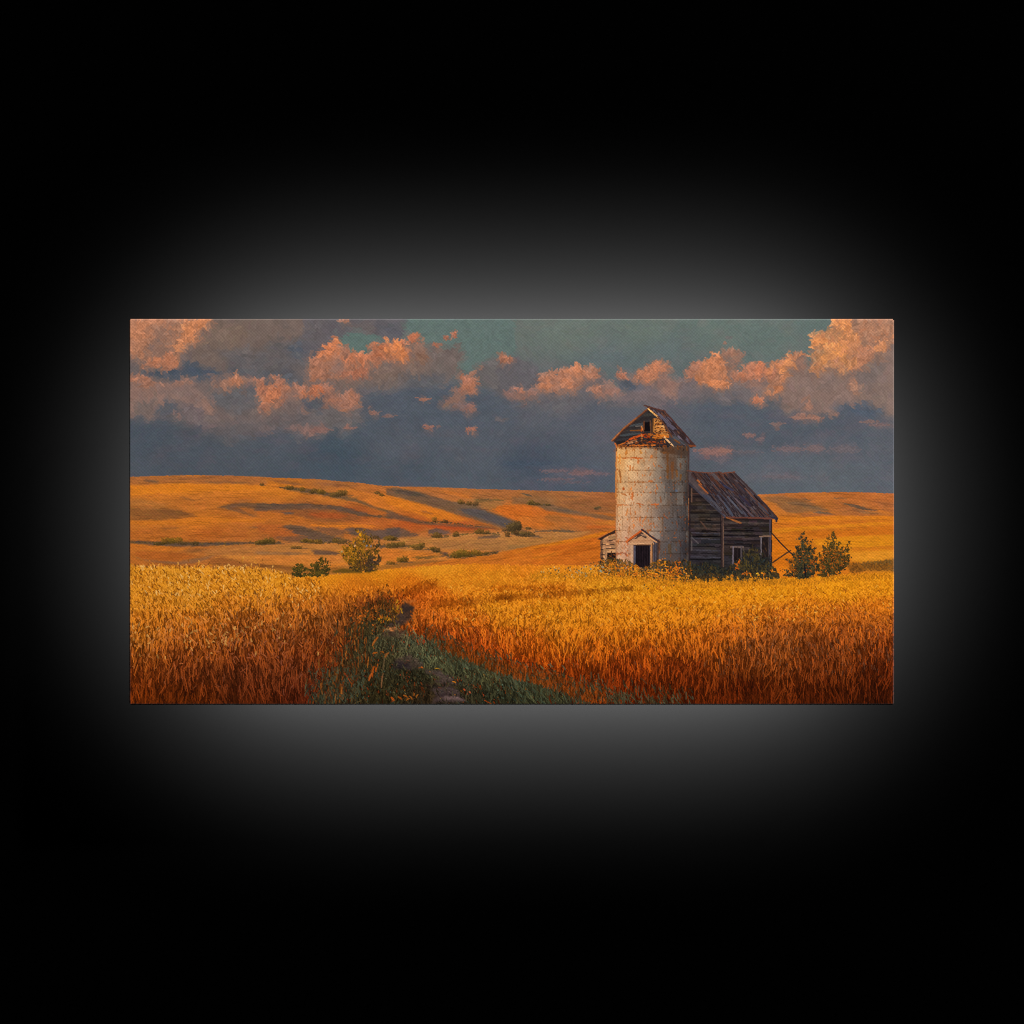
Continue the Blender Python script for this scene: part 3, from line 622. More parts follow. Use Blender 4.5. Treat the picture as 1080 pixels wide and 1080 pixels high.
    h(I3, [(-20, 800), (200, 768), (400, 735), (560, 712), (700, 692), (850, 664), (1090, 618), (1090, 770), (600, 780), (200, 800)], (206, 108, 30), .6, .2, .75, R_FIELD)
    # brush the land over with streaks that follow the ground
    hm = m & (YY < 612)
    src = IMG.copy()
    for nn, l0, l1, w0, w1 in ((15000, 5, 12, .8, 1.7), (16000, 2, 6, .5, 1.1)):
        x, y = pick(hm, nn)
        c = at(src, x, y)
        a = at(vnoise(50, 16, 2, 43), x, y) * .3 + np.where((x > 380) & (x < 640) & (y < 560), .22, 0) + np.where((x < 300), .03, 0) - np.where((y > 560) & (x > 400) & (x < 660), .16, 0) + rng.normal(0, .06, nn)
        k = 1 + rng.normal(0, .055, nn)
        strokes(x, y, a, rng.uniform(l0, l1, nn), rng.uniform(w0, w1, nn), c * k[:, None] + rng.normal(0, 2, (nn, 3)), rng.normal(0, .2, nn), .55, None, .03, only=hm)
    nn = 620
    x, y = pick(hm & (YY < 600), nn)
    a = np.where(x < 640, np.interp(x, [137, 280, 330, 480, 560, 640], [-.02, .05, .25, .28, .16, .08]), .06) * np.clip((575 - y) / 30, 0, 1) - np.where((y > 572) & (x > 400), .14, 0) + rng.normal(0, .06, nn)
    c = at(IMG, x, y) * rng.choice([.72, .82, 1.12], nn, p=[.35, .35, .3])[:, None]
    strokes(x, y, a, rng.uniform(6, 30, nn), rng.uniform(.4, 1.0, nn), c, rng.normal(0, .8, nn), .42, None, .03, only=hm)
    # shrubs
    def shrub(o, u, v, ru, rv, col=(84, 74, 34), n=None):
        x0, y0 = T(o, [(u, v)])[0]; k = o[2] / 1080.
        rx, ry = ru * k, rv * k
        n = n or int(18 + rx * ry * 8)
        rid = region('painted_shrub')
        q = rng.normal(0, .34, (n, 2)) + rng.uniform(-.55, .55, (4, 2))[rng.integers(0, 4, n)] * np.array([1, .6])
        q = q[(q ** 2).sum(1) < 1.3]
        q[:, 1] = np.minimum(q[:, 1], .55 + rng.normal(0, .08, len(q)))
        x = x0 + q[:, 0] * rx; y = y0 + q[:, 1] * ry - np.abs(q[:, 0]) * 0
        lit = np.clip((-q[:, 0] * .4 - q[:, 1] * .8) * .9, -.5, .8)
        col = (np.array(col) * .66 + np.array([84, 64, 42]) * .34) * .82
        c = (col * 1.06 + np.array([6, 1, -4]))[None] * (1 + .42 * lit + rng.normal(0, .16, len(x)))[:, None] + np.array([16, 8, -4])[None] * np.clip(lit, 0, 1)[:, None]
        strokes([x0 + rx * .5], y0 + ry * .62, .02, rx * rng.uniform(2.2, 3.6), rng.uniform(.8, 1.3), (96, 72, 54), 0, .55)
        strokes(x, y, rng.uniform(0, 3.1, len(x)), rng.uniform(.8, 1.8, len(x)), rng.uniform(.6, 1.1, len(x)), c, 0, .74, rid)
    for o, pl, q, sp in ((I3, [(0, 622), (110, 618), (230, 630), (350, 655), (450, 692)], 110, .9), (I3, [(440, 702), (550, 694), (720, 682), (830, 668)], 90, .9), (I3, [(320, 552), (500, 540), (700, 518), (840, 528)], 90, .8), (I3, [(860, 500), (960, 520), (1090, 542)], 90, 1.2), (I3, [(240, 440), (420, 440), (560, 455), (700, 470)], 50, .7),
                         (I1, [(50, 592), (320, 594), (560, 602), (900, 598), (1080, 592)], 190, .8), (I2, [(0, 600), (100, 594), (180, 592)], 50, .9), (I2, [(330, 585), (470, 592), (620, 586), (720, 592)], 80, .9), (I2, [(160, 172), (330, 188), (500, 214), (660, 226)], 120, .9), (I2, [(930, 620), (1090, 600)], 40, .8), (I4, [(0, 650), (120, 655), (180, 650)], 50, 1.), (I4, [(150, 360), (250, 378), (370, 385)], 50, .6)):
        P_ = T(o, pl); px = [v[0] for v in P_]; py = [v[1] for v in P_]
        x = rng.uniform(px[0], px[-1], q); y = np.interp(x, px, py) + rng.normal(0, sp * .6, q)
        strokes(x, y, rng.uniform(-.6, .6, q), rng.uniform(.8, 2.6, q), rng.uniform(.5, 1.1, q), np.array([(76, 62, 42), (90, 72, 38), (104, 80, 36), (70, 62, 58), (84, 66, 50)], float)[rng.integers(0, 5, q)] * rng.uniform(.85, 1.12, (q, 1)), 0, .7)
    for a in ((I1, 320, 585, 60, 28, (104, 84, 28)), (I1, 395, 582, 55, 26, (108, 86, 28)), (I1, 260, 600, 40, 18), (I1, 460, 600, 50, 16, (76, 62, 44)), (I1, 530, 602, 40, 18, (76, 66, 44)), (I1, 1050, 592, 60, 24, (82, 72, 34)), (I1, 1048, 152, 14, 10, (70, 64, 44)),
              (I2, 98, 585, 62, 28, (84, 74, 34)), (I2, 30, 595, 40, 18, (90, 74, 36)), (I2, 365, 580, 30, 20, (104, 84, 32)), (I2, 405, 588, 28, 18, (104, 84, 32)), (I2, 468, 588, 30, 22, (104, 84, 34)), (I2, 605, 580, 30, 24, (100, 80, 36)), (I2, 670, 590, 50, 22, (84, 68, 44)), (I2, 1015, 560, 45, 22, (108, 84, 30)),
              (I2, 250, 178, 30, 20, (92, 74, 36)), (I2, 348, 190, 22, 20, (108, 84, 34)), (I2, 430, 202, 30, 22, (92, 74, 36)), (I2, 490, 208, 34, 24, (108, 86, 34)), (I2, 645, 215, 42, 26, (86, 74, 40)), (I2, 600, 235, 40, 18, (90, 74, 44)), (I2, 920, 212, 22, 14, (94, 76, 44)), (I2, 950, 230, 20, 12, (110, 84, 40)), (I2, 300, 630, 40, 14, (120, 92, 44)), (I2, 1035, 610, 40, 16, (96, 76, 44)),
              (I3, 360, 540, 42, 26, (98, 80, 36)), (I3, 505, 530, 24, 24, (94, 76, 36)), (I3, 690, 508, 36, 24, (92, 78, 36)), (I3, 740, 518, 30, 16, (88, 74, 40)), (I3, 355, 420, 24, 22, (124, 88, 40)), (I3, 420, 430, 30, 16, (104, 78, 50)), (I3, 550, 285, 24, 20, (100, 80, 40)), (I3, 605, 295, 26, 18, (92, 74, 44)), (I3, 660, 298, 22, 16, (76, 66, 50)),
              (I3, 935, 480, 66, 42, (96, 76, 38)), (I3, 900, 535, 22, 20, (84, 62, 40)), (I3, 1040, 530, 70, 26, (92, 76, 44)), (I3, 970, 470, 34, 38, (78, 66, 46)), (I3, 30, 620, 50, 22, (92, 76, 40)), (I3, 95, 610, 34, 24, (96, 80, 36)), (I3, 210, 630, 45, 26, (98, 80, 36)), (I3, 250, 615, 22, 24, (84, 72, 34)), (I3, 350, 650, 36, 24, (76, 66, 34)), (I3, 330, 640, 20, 14, (92, 78, 34)),
              (I3, 495, 692, 50, 32, (92, 82, 30)), (I3, 550, 682, 36, 38, (100, 86, 30)), (I3, 605, 682, 40, 32, (88, 78, 28)), (I3, 670, 675, 44, 26, (100, 84, 30)), (I3, 730, 678, 30, 12, (84, 72, 36)), (I3, 790, 672, 24, 8, (80, 66, 44)), (I3, 120, 725, 32, 28, (66, 62, 28)), (I3, 80, 730, 22, 24, (96, 82, 30)), (I3, 10, 750, 30, 14, (110, 84, 34)), (I3, 20, 565, 40, 20, (100, 80, 36)),
              (I4, 180, 365, 36, 24, (88, 78, 42)), (I4, 240, 375, 34, 14, (84, 74, 48)), (I4, 345, 382, 24, 10, (86, 76, 50)), (I4, 800, 415, 16, 14, (84, 82, 64)), (I4, 832, 405, 14, 10, (84, 80, 60)), (I4, 150, 605, 32, 14, (96, 80, 50)), (I4, 20, 590, 70, 62, (72, 66, 48)), (I4, 110, 660, 70, 24, (88, 74, 50)), (I4, 30, 650, 30, 26, (84, 62, 44))):
        shrub(*a)


def wheat():
    pts = [
        (137, 600, (218, 142, 40)), (190, 604, (222, 146, 42)), (240, 603, (222, 144, 40)), (290, 610, (222, 144, 38)), (340, 607, (224, 138, 30)), (400, 606, (224, 136, 30)), (460, 602, (228, 146, 38)), (520, 598, (214, 122, 30)), (560, 598, (212, 120, 30)), (600, 599, (212, 124, 30)), (520, 606, (226, 142, 34)), (580, 608, (224, 142, 34)), (620, 606, (216, 140, 36)),
        (137, 620, (220, 142, 40)), (200, 620, (222, 146, 42)), (260, 620, (220, 142, 38)), (320, 624, (206, 126, 32)), (380, 620, (206, 116, 28)), (430, 618, (206, 112, 26)), (480, 616, (226, 140, 34)), (530, 622, (220, 132, 30)), (580, 625, (206, 118, 28)), (640, 620, (224, 146, 32)), (700, 622, (228, 148, 28)),
        (137, 637, (206, 128, 34)), (200, 637, (206, 128, 34)), (250, 637, (194, 112, 30)), (320, 637, (186, 104, 30)), (350, 640, (160, 86, 28)), (395, 636, (128, 64, 26)), (440, 632, (182, 86, 24)), (460, 628, (206, 106, 26)), (480, 640, (204, 112, 26)), (520, 640, (228, 142, 32)), (580, 640, (230, 144, 30)), (640, 640, (228, 142, 30)), (700, 640, (226, 138, 26)), (760, 620, (226, 144, 24)), (820, 624, (226, 144, 26)), (880, 622, (228, 146, 26)), (938, 620, (224, 142, 26)), (760, 640, (224, 138, 26)), (850, 640, (212, 122, 26)), (938, 640, (206, 114, 26)),
        (137, 657, (196, 112, 30)), (200, 657, (178, 98, 28)), (260, 657, (152, 80, 26)), (320, 657, (140, 74, 26)), (360, 657, (122, 66, 28)), (460, 655, (186, 92, 26)), (500, 655, (204, 104, 24)), (540, 655, (222, 132, 28)), (600, 657, (222, 134, 28)), (660, 657, (220, 130, 26)), (720, 655, (216, 126, 26)), (770, 650, (204, 114, 26)), (830, 652, (186, 98, 26)), (890, 650, (176, 92, 26)), (938, 655, (164, 84, 24)),
        (137, 676, (160, 90, 26)), (200, 676, (148, 78, 26)), (260, 676, (128, 64, 22)), (320, 678, (124, 60, 22)), (350, 680, (118, 56, 22)), (460, 672, (134, 54, 18)), (500, 672, (154, 68, 20)), (540, 672, (190, 94, 22)), (600, 672, (206, 114, 24)), (660, 672, (200, 106, 22)), (720, 672, (190, 98, 22)), (770, 668, (176, 90, 24)), (830, 668, (140, 72, 26)), (890, 668, (136, 66, 22)), (938, 670, (130, 60, 20)),
        (137, 695, (138, 70, 22)), (200, 695, (122, 58, 20)), (260, 695, (114, 52, 20)), (320, 697, (112, 50, 20)), (480, 688, (142, 54, 17)), (520, 688, (158, 66, 16)), (560, 688, (170, 78, 16)), (620, 688, (178, 86, 18)), (680, 690, (160, 72, 16)), (740, 686, (146, 70, 18)), (800, 686, (124, 62, 24)), (870, 686, (114, 54, 20)), (938, 690, (104, 44, 14)),
        (137, 715, (112, 48, 14)), (200, 715, (104, 46, 18)), (260, 715, (98, 44, 20)), (320, 715, (92, 42, 20)), (540, 705, (140, 52, 12)), (600, 706, (136, 54, 12)), (660, 708, (126, 48, 12)), (720, 708, (118, 46, 12)), (780, 708, (108, 48, 14)), (870, 710, (102, 44, 14)), (938, 712, (90, 34, 10)),
        (137, 735, (100, 40, 8)), (200, 735, (90, 36, 8)), (260, 735, (84, 34, 12)), (320, 735, (84, 32, 14)), (600, 728, (116, 42, 10)), (660, 730, (104, 36, 8)), (720, 732, (94, 34, 8)), (780, 730, (90, 32, 8)), (870, 732, (82, 30, 8)), (938, 736, (72, 26, 8))]
    base = cfield(pts, p=4.2, ay=2.0)
    top_x = [130, 150, 200, 260, 290, 310, 345, 380, 410, 450, 500, 540, 580, 640, 700, 740, 800, 860, 945]
    top_y = [596, 598, 599, 599, 603, 609, 607, 604.5, 601, 598, 595, 597, 597, 598, 604, 612, 611, 610, 606]
    top = np.interp(XX, top_x, top_y)
    m = YY > top + WARP['f'][0] * .8
    n = vnoise(14, 5, 3, 50)[..., None]
    base *= (1 - .13 * np.clip((YY - 690) / 45, 0, 1) * np.clip(.35 + (XX - 300) / 300, .35, 1))[..., None]
    dark = np.array([.9, .82, .68], np.float32) + (1 - np.array([.9, .82, .68], np.float32)) * np.clip(1 - (YY - top) / 10, 0, 1)[..., None]
    IMG[m] = (base * (1 + .06 * n) * dark)[m]
    IDS[m] = R_FIELD
    def hue_clip(c, top_=234.):
        return np.clip(c * np.minimum(1., top_ / np.maximum(c.max(1), 1))[:, None], 6, 255)
    leanf = vnoise(34, 14, 2, 52); clump = vnoise(5.5, 9, 3, 53); band = vnoise(40, 6, 2, 54); tuft = vnoise(17, 12, 3, 55)
    # stalks, back to front
    N = 60000
    x = rng.uniform(X0 - 4, X0 + CW + 4, N); y0 = np.interp(x, top_x, top_y)
    y = y0 + (756 - y0) * rng.random(N) ** 1.1
    o = np.argsort(y); x, y, y0 = x[o], y[o], y0[o]
    dep = np.clip((y - 600) / 140, 0, 1)
    dep = np.where(x < 340, np.clip(dep * 1.25 + .06, 0, 1), dep)
    far = ((x > 330) & (x < 545) & (y < 620)) | ((x > 440) & (y < 606))
    ln = (2.2 + 14.5 * dep ** 1.45) * rng.uniform(.5, 1.4, N)
    ln = np.where(far, ln * .8, ln)
    wd = (.5 + .55 * dep) * rng.uniform(.6, 1.4, N)
    lean = at(leanf, x, y) * .42 + rng.normal(0, .24, N) + np.where(y < 650, -.55 * np.clip((330 - x) / 110, 0, 1), 0) + rng.normal(0, .3, N) * (dep < .4) + np.where((x > 470) & (dep < .5), .62 * np.sign(at(leanf, x + 9, y) * .6 + rng.normal(0, .4, N)), 0)
    lean = np.where(far, lean + rng.choice([-1.1, 1.1], N) * rng.random(N), lean * (1.15 - .45 * dep))
    yc = y - ln * .3
    c = at(base, x, yc)
    r = rng.random(N) - .10 * at(clump, x, y)
    k = np.where(r < .34, rng.uniform(.46, .80, N), np.where(r < .84, rng.uniform(.84, 1.12, N), rng.uniform(1.18, 1.5, N)))
    amt = np.where(far, .24, np.where(x < 345, .40 + .58 * np.clip(dep * 2.0, 0, 1), .38 + .6 * np.clip((dep - .1) * 2.1, 0, 1)))
    k = 1 + (k - 1) * amt
    cc = c * k[:, None] * np.array([1., .975, .9])
    cc[:, 1] *= np.where(k < .85, .93, 1.015); cc[:, 2] *= np.where(k < .85, .7, np.where(k > 1.08, 1.15, 1))
    cc *= (1 + .07 * at(clump, x, y) + .06 * at(band, x, y) + .13 * at(tuft, x, y) * np.clip(dep * 2, .3, 1))[:, None]
    vio = (rng.random(N) < np.where((x > 760) | ((x > 230) & (x < 350)), .10, .03)) & (dep > .3) & (dep < .9)
    cc[vio] = cc[vio] * .62 + np.array([40, 34, 30])
    strokes(x, yc, math.pi / 2 + lean, ln, wd, hue_clip(cc), rng.normal(0, .05, N) * ln, .88, R_FIELD, .05, .8)
    # deep gaps between the stalks, towards the foot of the crop
    M = 3600
    x = rng.uniform(X0, X0 + CW, M); y = rng.uniform(640, 744, M)
    y = np.where(x < 340, y - 8, y)
    dep = np.clip((y - 625) / 115, 0, 1)
    ok = rng.random(M) < dep ** .8; x, y, dep = x[ok], y[ok], dep[ok]; M = len(x)
    c = at(base, x, y) * rng.uniform(.40, .68, M)[:, None] * np.array([1, .88, .75])
    strokes(x, y, math.pi / 2 + at(leanf, x, y) * .25 + rng.normal(0, .16, M), rng.uniform(4, 13, M), rng.uniform(.5, 1.2, M), c, rng.normal(0, .5, M), .65, R_FIELD)
    # lit stalks rising out of the shade
    M = 4200
    x = rng.uniform(X0, X0 + CW, M); y = rng.uniform(622, 742, M)
    ok = rng.random(M) < .55 + .5 * at(tuft, x, y); x, y = x[ok], y[ok]; M = len(x)
    c = hue_clip(at(base, x, y - 8) * rng.uniform(1.1, 1.6, M)[:, None])
    dep = np.clip((y - 600) / 140, 0, 1)
    strokes(x, y, math.pi / 2 + at(leanf, x, y) * .35 + rng.normal(0, .2, M), (3 + 11 * dep) * rng.uniform(.6, 1.3, M), rng.uniform(.45, .95, M), c, rng.normal(0, .6, M), .8, R_FIELD)
    # ripe ears catching the light
    M = 3000
    x = rng.uniform(X0, X0 + CW, M); yt = np.interp(x, top_x, top_y)
    y = yt + rng.random(M) ** 1.4 * np.where(x < 340, 100, 66) - 1
    o = np.argsort(y); x, y = x[o], y[o]
    keep = ~((x > 345) & (x < 530) & (y < 618)); x, y = x[keep], y[keep]; M = len(x)
    pale = np.clip((340 - x) / 60, 0, 1)
    c = at(base, x, y) * rng.uniform(1.04, 1.22, M)[:, None] + np.array([10, 12, 20]) * (.4 + pale * 1.3)[:, None] * rng.random((M, 1))
    dep = np.clip((y - 598) / 140, 0, 1)
    strokes(x, y, math.pi / 2 + rng.normal(0, .6, M), rng.uniform(1.2, 2.8, M) * (1 + dep), rng.uniform(.6, 1.1, M) * (1 + .5 * dep), hue_clip(c, 238), rng.normal(0, .3, M), .85, R_FIELD)
    # pale dry blades, left foreground
    M = 230
    x = rng.uniform(137, 350, M); y = rng.uniform(606, 735, M)
    c = hue_clip(at(base, x, y) * rng.uniform(1.1, 1.45, M)[:, None] + np.array([20, 22, 26]) * rng.random((M, 1)), 226)
    strokes(x, y, math.pi / 2 + rng.normal(0, .55, M), rng.uniform(3, 9, M), rng.uniform(.5, 1.0, M), c, rng.normal(0, .6, M), .8, R_FIELD)
    M = 36
    x = np.concatenate([rng.normal(226, 20, M), rng.normal(172, 18, 20), rng.normal(295, 24, 20)]); y = np.concatenate([rng.normal(674, 11, M), rng.normal(664, 12, 20), rng.normal(668, 12, 20)])
    M = len(x)
    strokes(x, y, math.pi / 2 + rng.normal(0, .7, M), rng.uniform(1.8, 5, M), rng.uniform(.7, 1.5, M), np.array([212, 150, 76]) * rng.uniform(.68, 1.04, (M, 1)), rng.normal(0, .5, M), .85, R_FIELD)
    # few ears standing above the left skyline
    for u, v, l in ((200, 290, 14), (290, 285, 18), (305, 300, 16), (405, 275, 20), (430, 295, 12), (550, 300, 16), (645, 255, 30), (640, 310, 12), (690, 290, 16), (545, 310, 14), (160, 300, 12), (770, 310, 12)):
        px, py = T(E_, [(u, v)])[0]
        strokes([px, px + .5, px - .8], [py + 1.5, py - l * .05, py + l * .06], [1.5, 1.2, 1.9], [l * .2, 2, 2], [.6, 1, 1], [(206, 136, 48), (226, 160, 70), (170, 100, 34)], rid=R_FIELD)
    n = 150
    x = rng.uniform(138, 335, n); y = np.interp(x, top_x, top_y) - rng.exponential(1.6, n) + .5
    strokes(x, y, math.pi / 2 + rng.normal(-.1, .5, n), rng.uniform(1.4, 4, n), rng.uniform(.6, 1.2, n), np.array([(214, 140, 50), (196, 116, 36), (232, 172, 92), (140, 82, 30), (112, 64, 26)], float)[rng.integers(0, 5, n)], rng.normal(0, .3, n), .9, R_FIELD)
    n = 260
    x = rng.uniform(138, 340, n); y = np.interp(x, top_x, top_y) + rng.uniform(1, 30, n)
    strokes(x, y, math.pi / 2 - .45 + rng.normal(0, .4, n), rng.uniform(1.6, 5, n), rng.uniform(.5, 1.0, n), np.array([(124, 70, 22), (150, 84, 24), (236, 184, 108), (98, 54, 20)], float)[rng.integers(0, 4, n)], rng.normal(0, .3, n), .8, R_FIELD)
    n = 420
    x = rng.uniform(470, 942, n); y = rng.uniform(618, 655, n)
    strokes(x, y, math.pi / 2 + rng.choice([-.7, .7], n) + rng.normal(0, .3, n), rng.uniform(1.4, 4.5, n), rng.uniform(.5, 1.0, n), np.array([(158, 82, 22), (178, 98, 24), (234, 172, 70), (128, 64, 20)], float)[rng.integers(0, 4, n)], 0, .75, R_FIELD)
    # furrow shadows in the right field
    for pl, w, n, f in ((T(G_, [(-40, 468), (120, 455), (300, 445), (500, 432), (720, 412)]), 1.5, 1000, .7), (T(F_, [(640, 500), (760, 500), (880, 482), (1080, 468)]), 2.4, 900, .72), (T(F_, [(450, 458), (520, 440), (600, 412), (670, 398)]), 2.6, 620, .72), (T(G_, [(-60, 420), (160, 410), (340, 400)]), 1.6, 380, .86)):
        px = np.array([q[0] for q in pl]); py = np.array([q[1] for q in pl])
        x = rng.uniform(px[0], px[-1], n); y = np.interp(x, px, py) + rng.normal(0, w, n) + 1.5 * at(leanf, x, np.full(n, 620.))
        keep = rng.random(n) < np.clip(.55 + .6 * at(tuft, x, y), .05, 1); x, y = x[keep], y[keep]; n = len(x)
        c = at(IMG, x, y) * rng.uniform(f - .12, f + .1, n)[:, None] * np.array([1, .88, .75])
        strokes(x, y, math.pi / 2 + rng.normal(0, .6, n), rng.uniform(1.5, 4, n), rng.uniform(.5, 1.0, n), c, 0, .7, R_FIELD)
    return base


def verge(base):
    pg = T(F_, [(215, 640), (245, 540), (300, 480), (380, 455), (470, 480), (490, 540), (440, 590), (390, 640), (470, 650), (540, 660), (600, 680), (690, 740), (760, 765), (860, 780), (960, 830), (1085, 870), (1200, 900), (1300, 935), (1400, 970), (1440, 1000), (1475, 1060), (0, 1060), (0, 990), (60, 900), (150, 790)])
    dens = np.zeros((H, W), np.float32)
    b, mk = pmask(pg, 5.5, 'c', 11)
    dens[b] = mk
    gb = cfield([(375, 640, (84, 56, 28)), (400, 640, (70, 52, 26)), (385, 660, (66, 58, 36)), (420, 668, (72, 72, 56)), (440, 676, (72, 80, 64)), (400, 680, (56, 60, 46)), (380, 690, (58, 56, 38)), (400, 710, (46, 46, 32)), (430, 715, (40, 42, 30)), (460, 690, (70, 80, 62)), (500, 700, (64, 74, 56)), (530, 712, (66, 70, 48)), (560, 725, (62, 72, 54)), (600, 735, (56, 62, 46)), (480, 735, (44, 44, 34)), (530, 735, (44, 50, 38)), (350, 735, (62, 56, 40)), (360, 710, (70, 54, 32)), (400, 735, (44, 42, 26)), (450, 740, (40, 34, 24))], p=4) * np.array([1.02, .90, .77], np.float32)
    N = 13000
    j, i = np.nonzero(dens > .02)
    q = rng.integers(0, len(j), N)
    keep = rng.random(N) < dens[j[q], i[q]] ** 1.2
    j, i = j[q][keep], i[q][keep]
    x = X0 + (i + rng.random(len(i))) / S; y = Y0 + (j + rng.random(len(i))) / S
    o = np.argsort(y); x, y = x[o], y[o]; n = len(x)
    al = np.clip((dens - .35) / .5, 0, 1)[..., None] * .85
    IMG[:] = IMG * (1 - al) + gb * .8 * al; IDS[dens > .6] = R_VERGE
    c = at(gb, x, y)
    r = rng.random(n)
    k = np.where(r < .35, rng.uniform(.4, .75, n), np.where(r < .85, rng.uniform(.8, 1.2, n), rng.uniform(1.2, 1.6, n)))
    c = c * k[:, None]
    t = rng.random(n) < .07
    c[t] = c[t] * .5 + np.array([40, 54, 46]) * .75
    e = rng.random(n) < np.clip(.95 - at(dens, x, y) * 1.05, .04, .7)
    c[e] = (at(base, x, y)[e] * .8 + np.array([30, 6, 0])) * rng.uniform(.4, 1.15, (int(e.sum()), 1))
    dep = np.clip((y - 628) / 110, 0, 1)
    strokes(x, y, math.pi / 2 + rng.normal(0, .42, n) + np.where(x > 440, -.35 * 1, .05), (2.5 + 8.5 * dep) * rng.uniform(.6, 1.5, n), (.5 + .45 * dep) * rng.uniform(.6, 1.3, n), np.clip(c, 8, 230), rng.normal(0, .5, n), .9, R_VERGE)
    # earth path
    def p(pts, col, rid=R_PATH, w=1.6, soft=.8, al=.66):
        fill(T(F_, pts), np.array(col) * .92, w, 'c', soft + .5, al, rid, 1., .10)
    p([(478, 500), (520, 497), (562, 510), (545, 570), (490, 625), (400, 628), (430, 590), (470, 560)], (62, 48, 42), al=.9)
    p([(480, 512), (555, 515), (530, 545), (470, 540)], (48, 38, 36), R_PATH, 1, .4)
    p([(440, 570), (500, 560), (480, 605), (420, 610)], (74, 58, 50), R_PATH, 1, .5)
    p([(480, 478), (560, 478), (560, 492), (490, 496)], (186, 104, 46), R_PATH, .8, .2)
    p([(388, 640), (410, 628), (450, 632), (482, 640), (470, 650), (400, 645)], (196, 122, 70), R_PATH, .5, -.2)
    p([(380, 645), (500, 652), (490, 680), (380, 678)], (84, 62, 48), R_PATH, 1.4, .7, .8)
    p([(430, 830), (450, 800), (520, 775), (570, 800), (605, 840), (560, 860), (500, 860)], (84, 66, 58))
    p([(430, 820), (520, 818), (540, 858), (440, 860)], (40, 32, 36), R_PATH, 1.6, .6, .7)
    p([(600, 860), (690, 862), (760, 905), (790, 940), (700, 945), (650, 920), (690, 900), (610, 880)], (88, 68, 66))
    p([(640, 965), (720, 945), (790, 955), (800, 1000), (835, 1035), (640, 1042), (670, 1000)], (86, 66, 66))
    p([(660, 990), (780, 985), (750, 1000), (690, 1005)], (54, 40, 42), R_PATH, 1, .3)
    p([(700, 1008), (800, 1005), (830, 1025), (720, 1020)], (112, 88, 84), R_PATH, .8, .2, .8)
    p([(590, 930), (700, 940), (780, 950), (640, 962)], (40, 30, 26), R_PATH, 1.2, .5)
    b2 = full(T(F_, [(380, 470), (840, 800), (840, 1045), (400, 860), (380, 620)]))
    mp = (IDS == R_PATH) & b2
    if mp.any():
        x, y = pick(mp, 420); c = at(IMG, x, y) * rng.uniform(.7, 1.3, (420, 1))
        strokes(x, y, rng.normal(.15, .3, 420), rng.uniform(1.5, 5, 420), rng.uniform(.5, 1.1, 420), c, 0, .8, R_PATH, only=mp)
    # blades over the path's edges, orange heads, flower specks
    n = 800
    x = rng.uniform(395, 520, n); y = rng.uniform(655, 742, n)
    near = at(dens, x, y) > .4
    onp = at((IDS == R_PATH).astype(np.float32), x, y) > .5
    near &= ~(onp & (rng.random(n) < .6))
    x, y = x[near], y[near]; n = len(x)
    strokes(x, y, math.pi / 2 + rng.normal(-.2, .5, n), rng.uniform(3, 8, n), rng.uniform(.5, .9, n), at(gb, x, y) * rng.uniform(.5, 1.7, (n, 1)), rng.normal(0, .7, n), .9, R_VERGE)
    for u, v, a, l, w, c in ((340, 700, -1., 9, 1.8, (176, 92, 32)), (330, 715, -1.1, 7, 1.6, (150, 78, 28)), (335, 770, -.2, 5, 1.8, (170, 84, 22)), (375, 765, .4, 4, 1.2, (150, 78, 22)), (400, 780, -.9, 7, 1.6, (150, 84, 34)), (325, 870, -1.4, 12, 2.2, (156, 70, 18)), (345, 850, -1.3, 9, 1.8, (170, 80, 22)), (310, 900, -1.2, 9, 1.8, (176, 84, 30)), (195, 920, .8, 11, 2, (160, 58, 18)), (170, 960, 1.2, 9, 1.8, (130, 44, 14)), (175, 890, .9, 6, 1.5, (150, 50, 20)),
                          (375, 920, -1.45, 16, 1.2, (118, 78, 48)), (385, 830, -1.4, 14, 1, (104, 82, 54)), (530, 1014, .9, 5, 1.3, (156, 84, 26)), (500, 1005, .5, 5, 1.4, (160, 84, 24)), (565, 1004, -1, 4, 1.3, (150, 86, 30)), (545, 995, 1.6, 4, 1.2, (140, 76, 26)), (515, 1022, -.6, 4, 1.3, (166, 90, 26)), (430, 1020, .9, 5, 2, (170, 74, 18)), (470, 1015, .6, 5, 1.6, (140, 66, 18)), (765, 928, .4, 4, 1.3, (190, 110, 24)), (672, 855, 0, 5, 1, (170, 120, 30)), (590, 850, .2, 3, 1.4, (164, 80, 26)), (820, 970, .7, 3, 1.3, (170, 70, 34)), (850, 985, .7, 2.4, 1.3, (176, 84, 50)),
                          (600, 705, 1, 4, 1.1, (160, 48, 24)), (565, 705, 1.2, 5, 1.3, (150, 60, 24)), (690, 745, 1, 5, 1.3, (140, 50, 20))):
        px, py = T(F_, [(u, v)])[0]
        strokes([px], py, a, l, w, c, .5, .9, R_VERGE)
    n = 90
    x, y = pick(dens > .5, n)
    c = np.array([(196, 120, 30), (176, 64, 30), (150, 140, 96), (92, 122, 104), (160, 80, 24), (128, 110, 40)])[rng.integers(0, 6, n)] * rng.uniform(.55, 1., (n, 1))
    strokes(x, y, rng.uniform(0, 3.1, n), rng.uniform(.6, 1.5, n), rng.uniform(.5, .9, n), c, 0, .8)
    # tall stems leaning in from the crop on the left and tufts running up into it on the right
    n = 900
    x = rng.uniform(322, 412, n); y = rng.uniform(640, 744, n)
    ed = np.interp(y, [636, 650, 670, 700, 743], [398, 386, 376, 362, 345])
    ok = rng.random(n) < .8 * np.exp(-((x - ed) / 19) ** 2); x, y = x[ok], y[ok]; n = len(x)
    o = np.argsort(y); x, y = x[o], y[o]
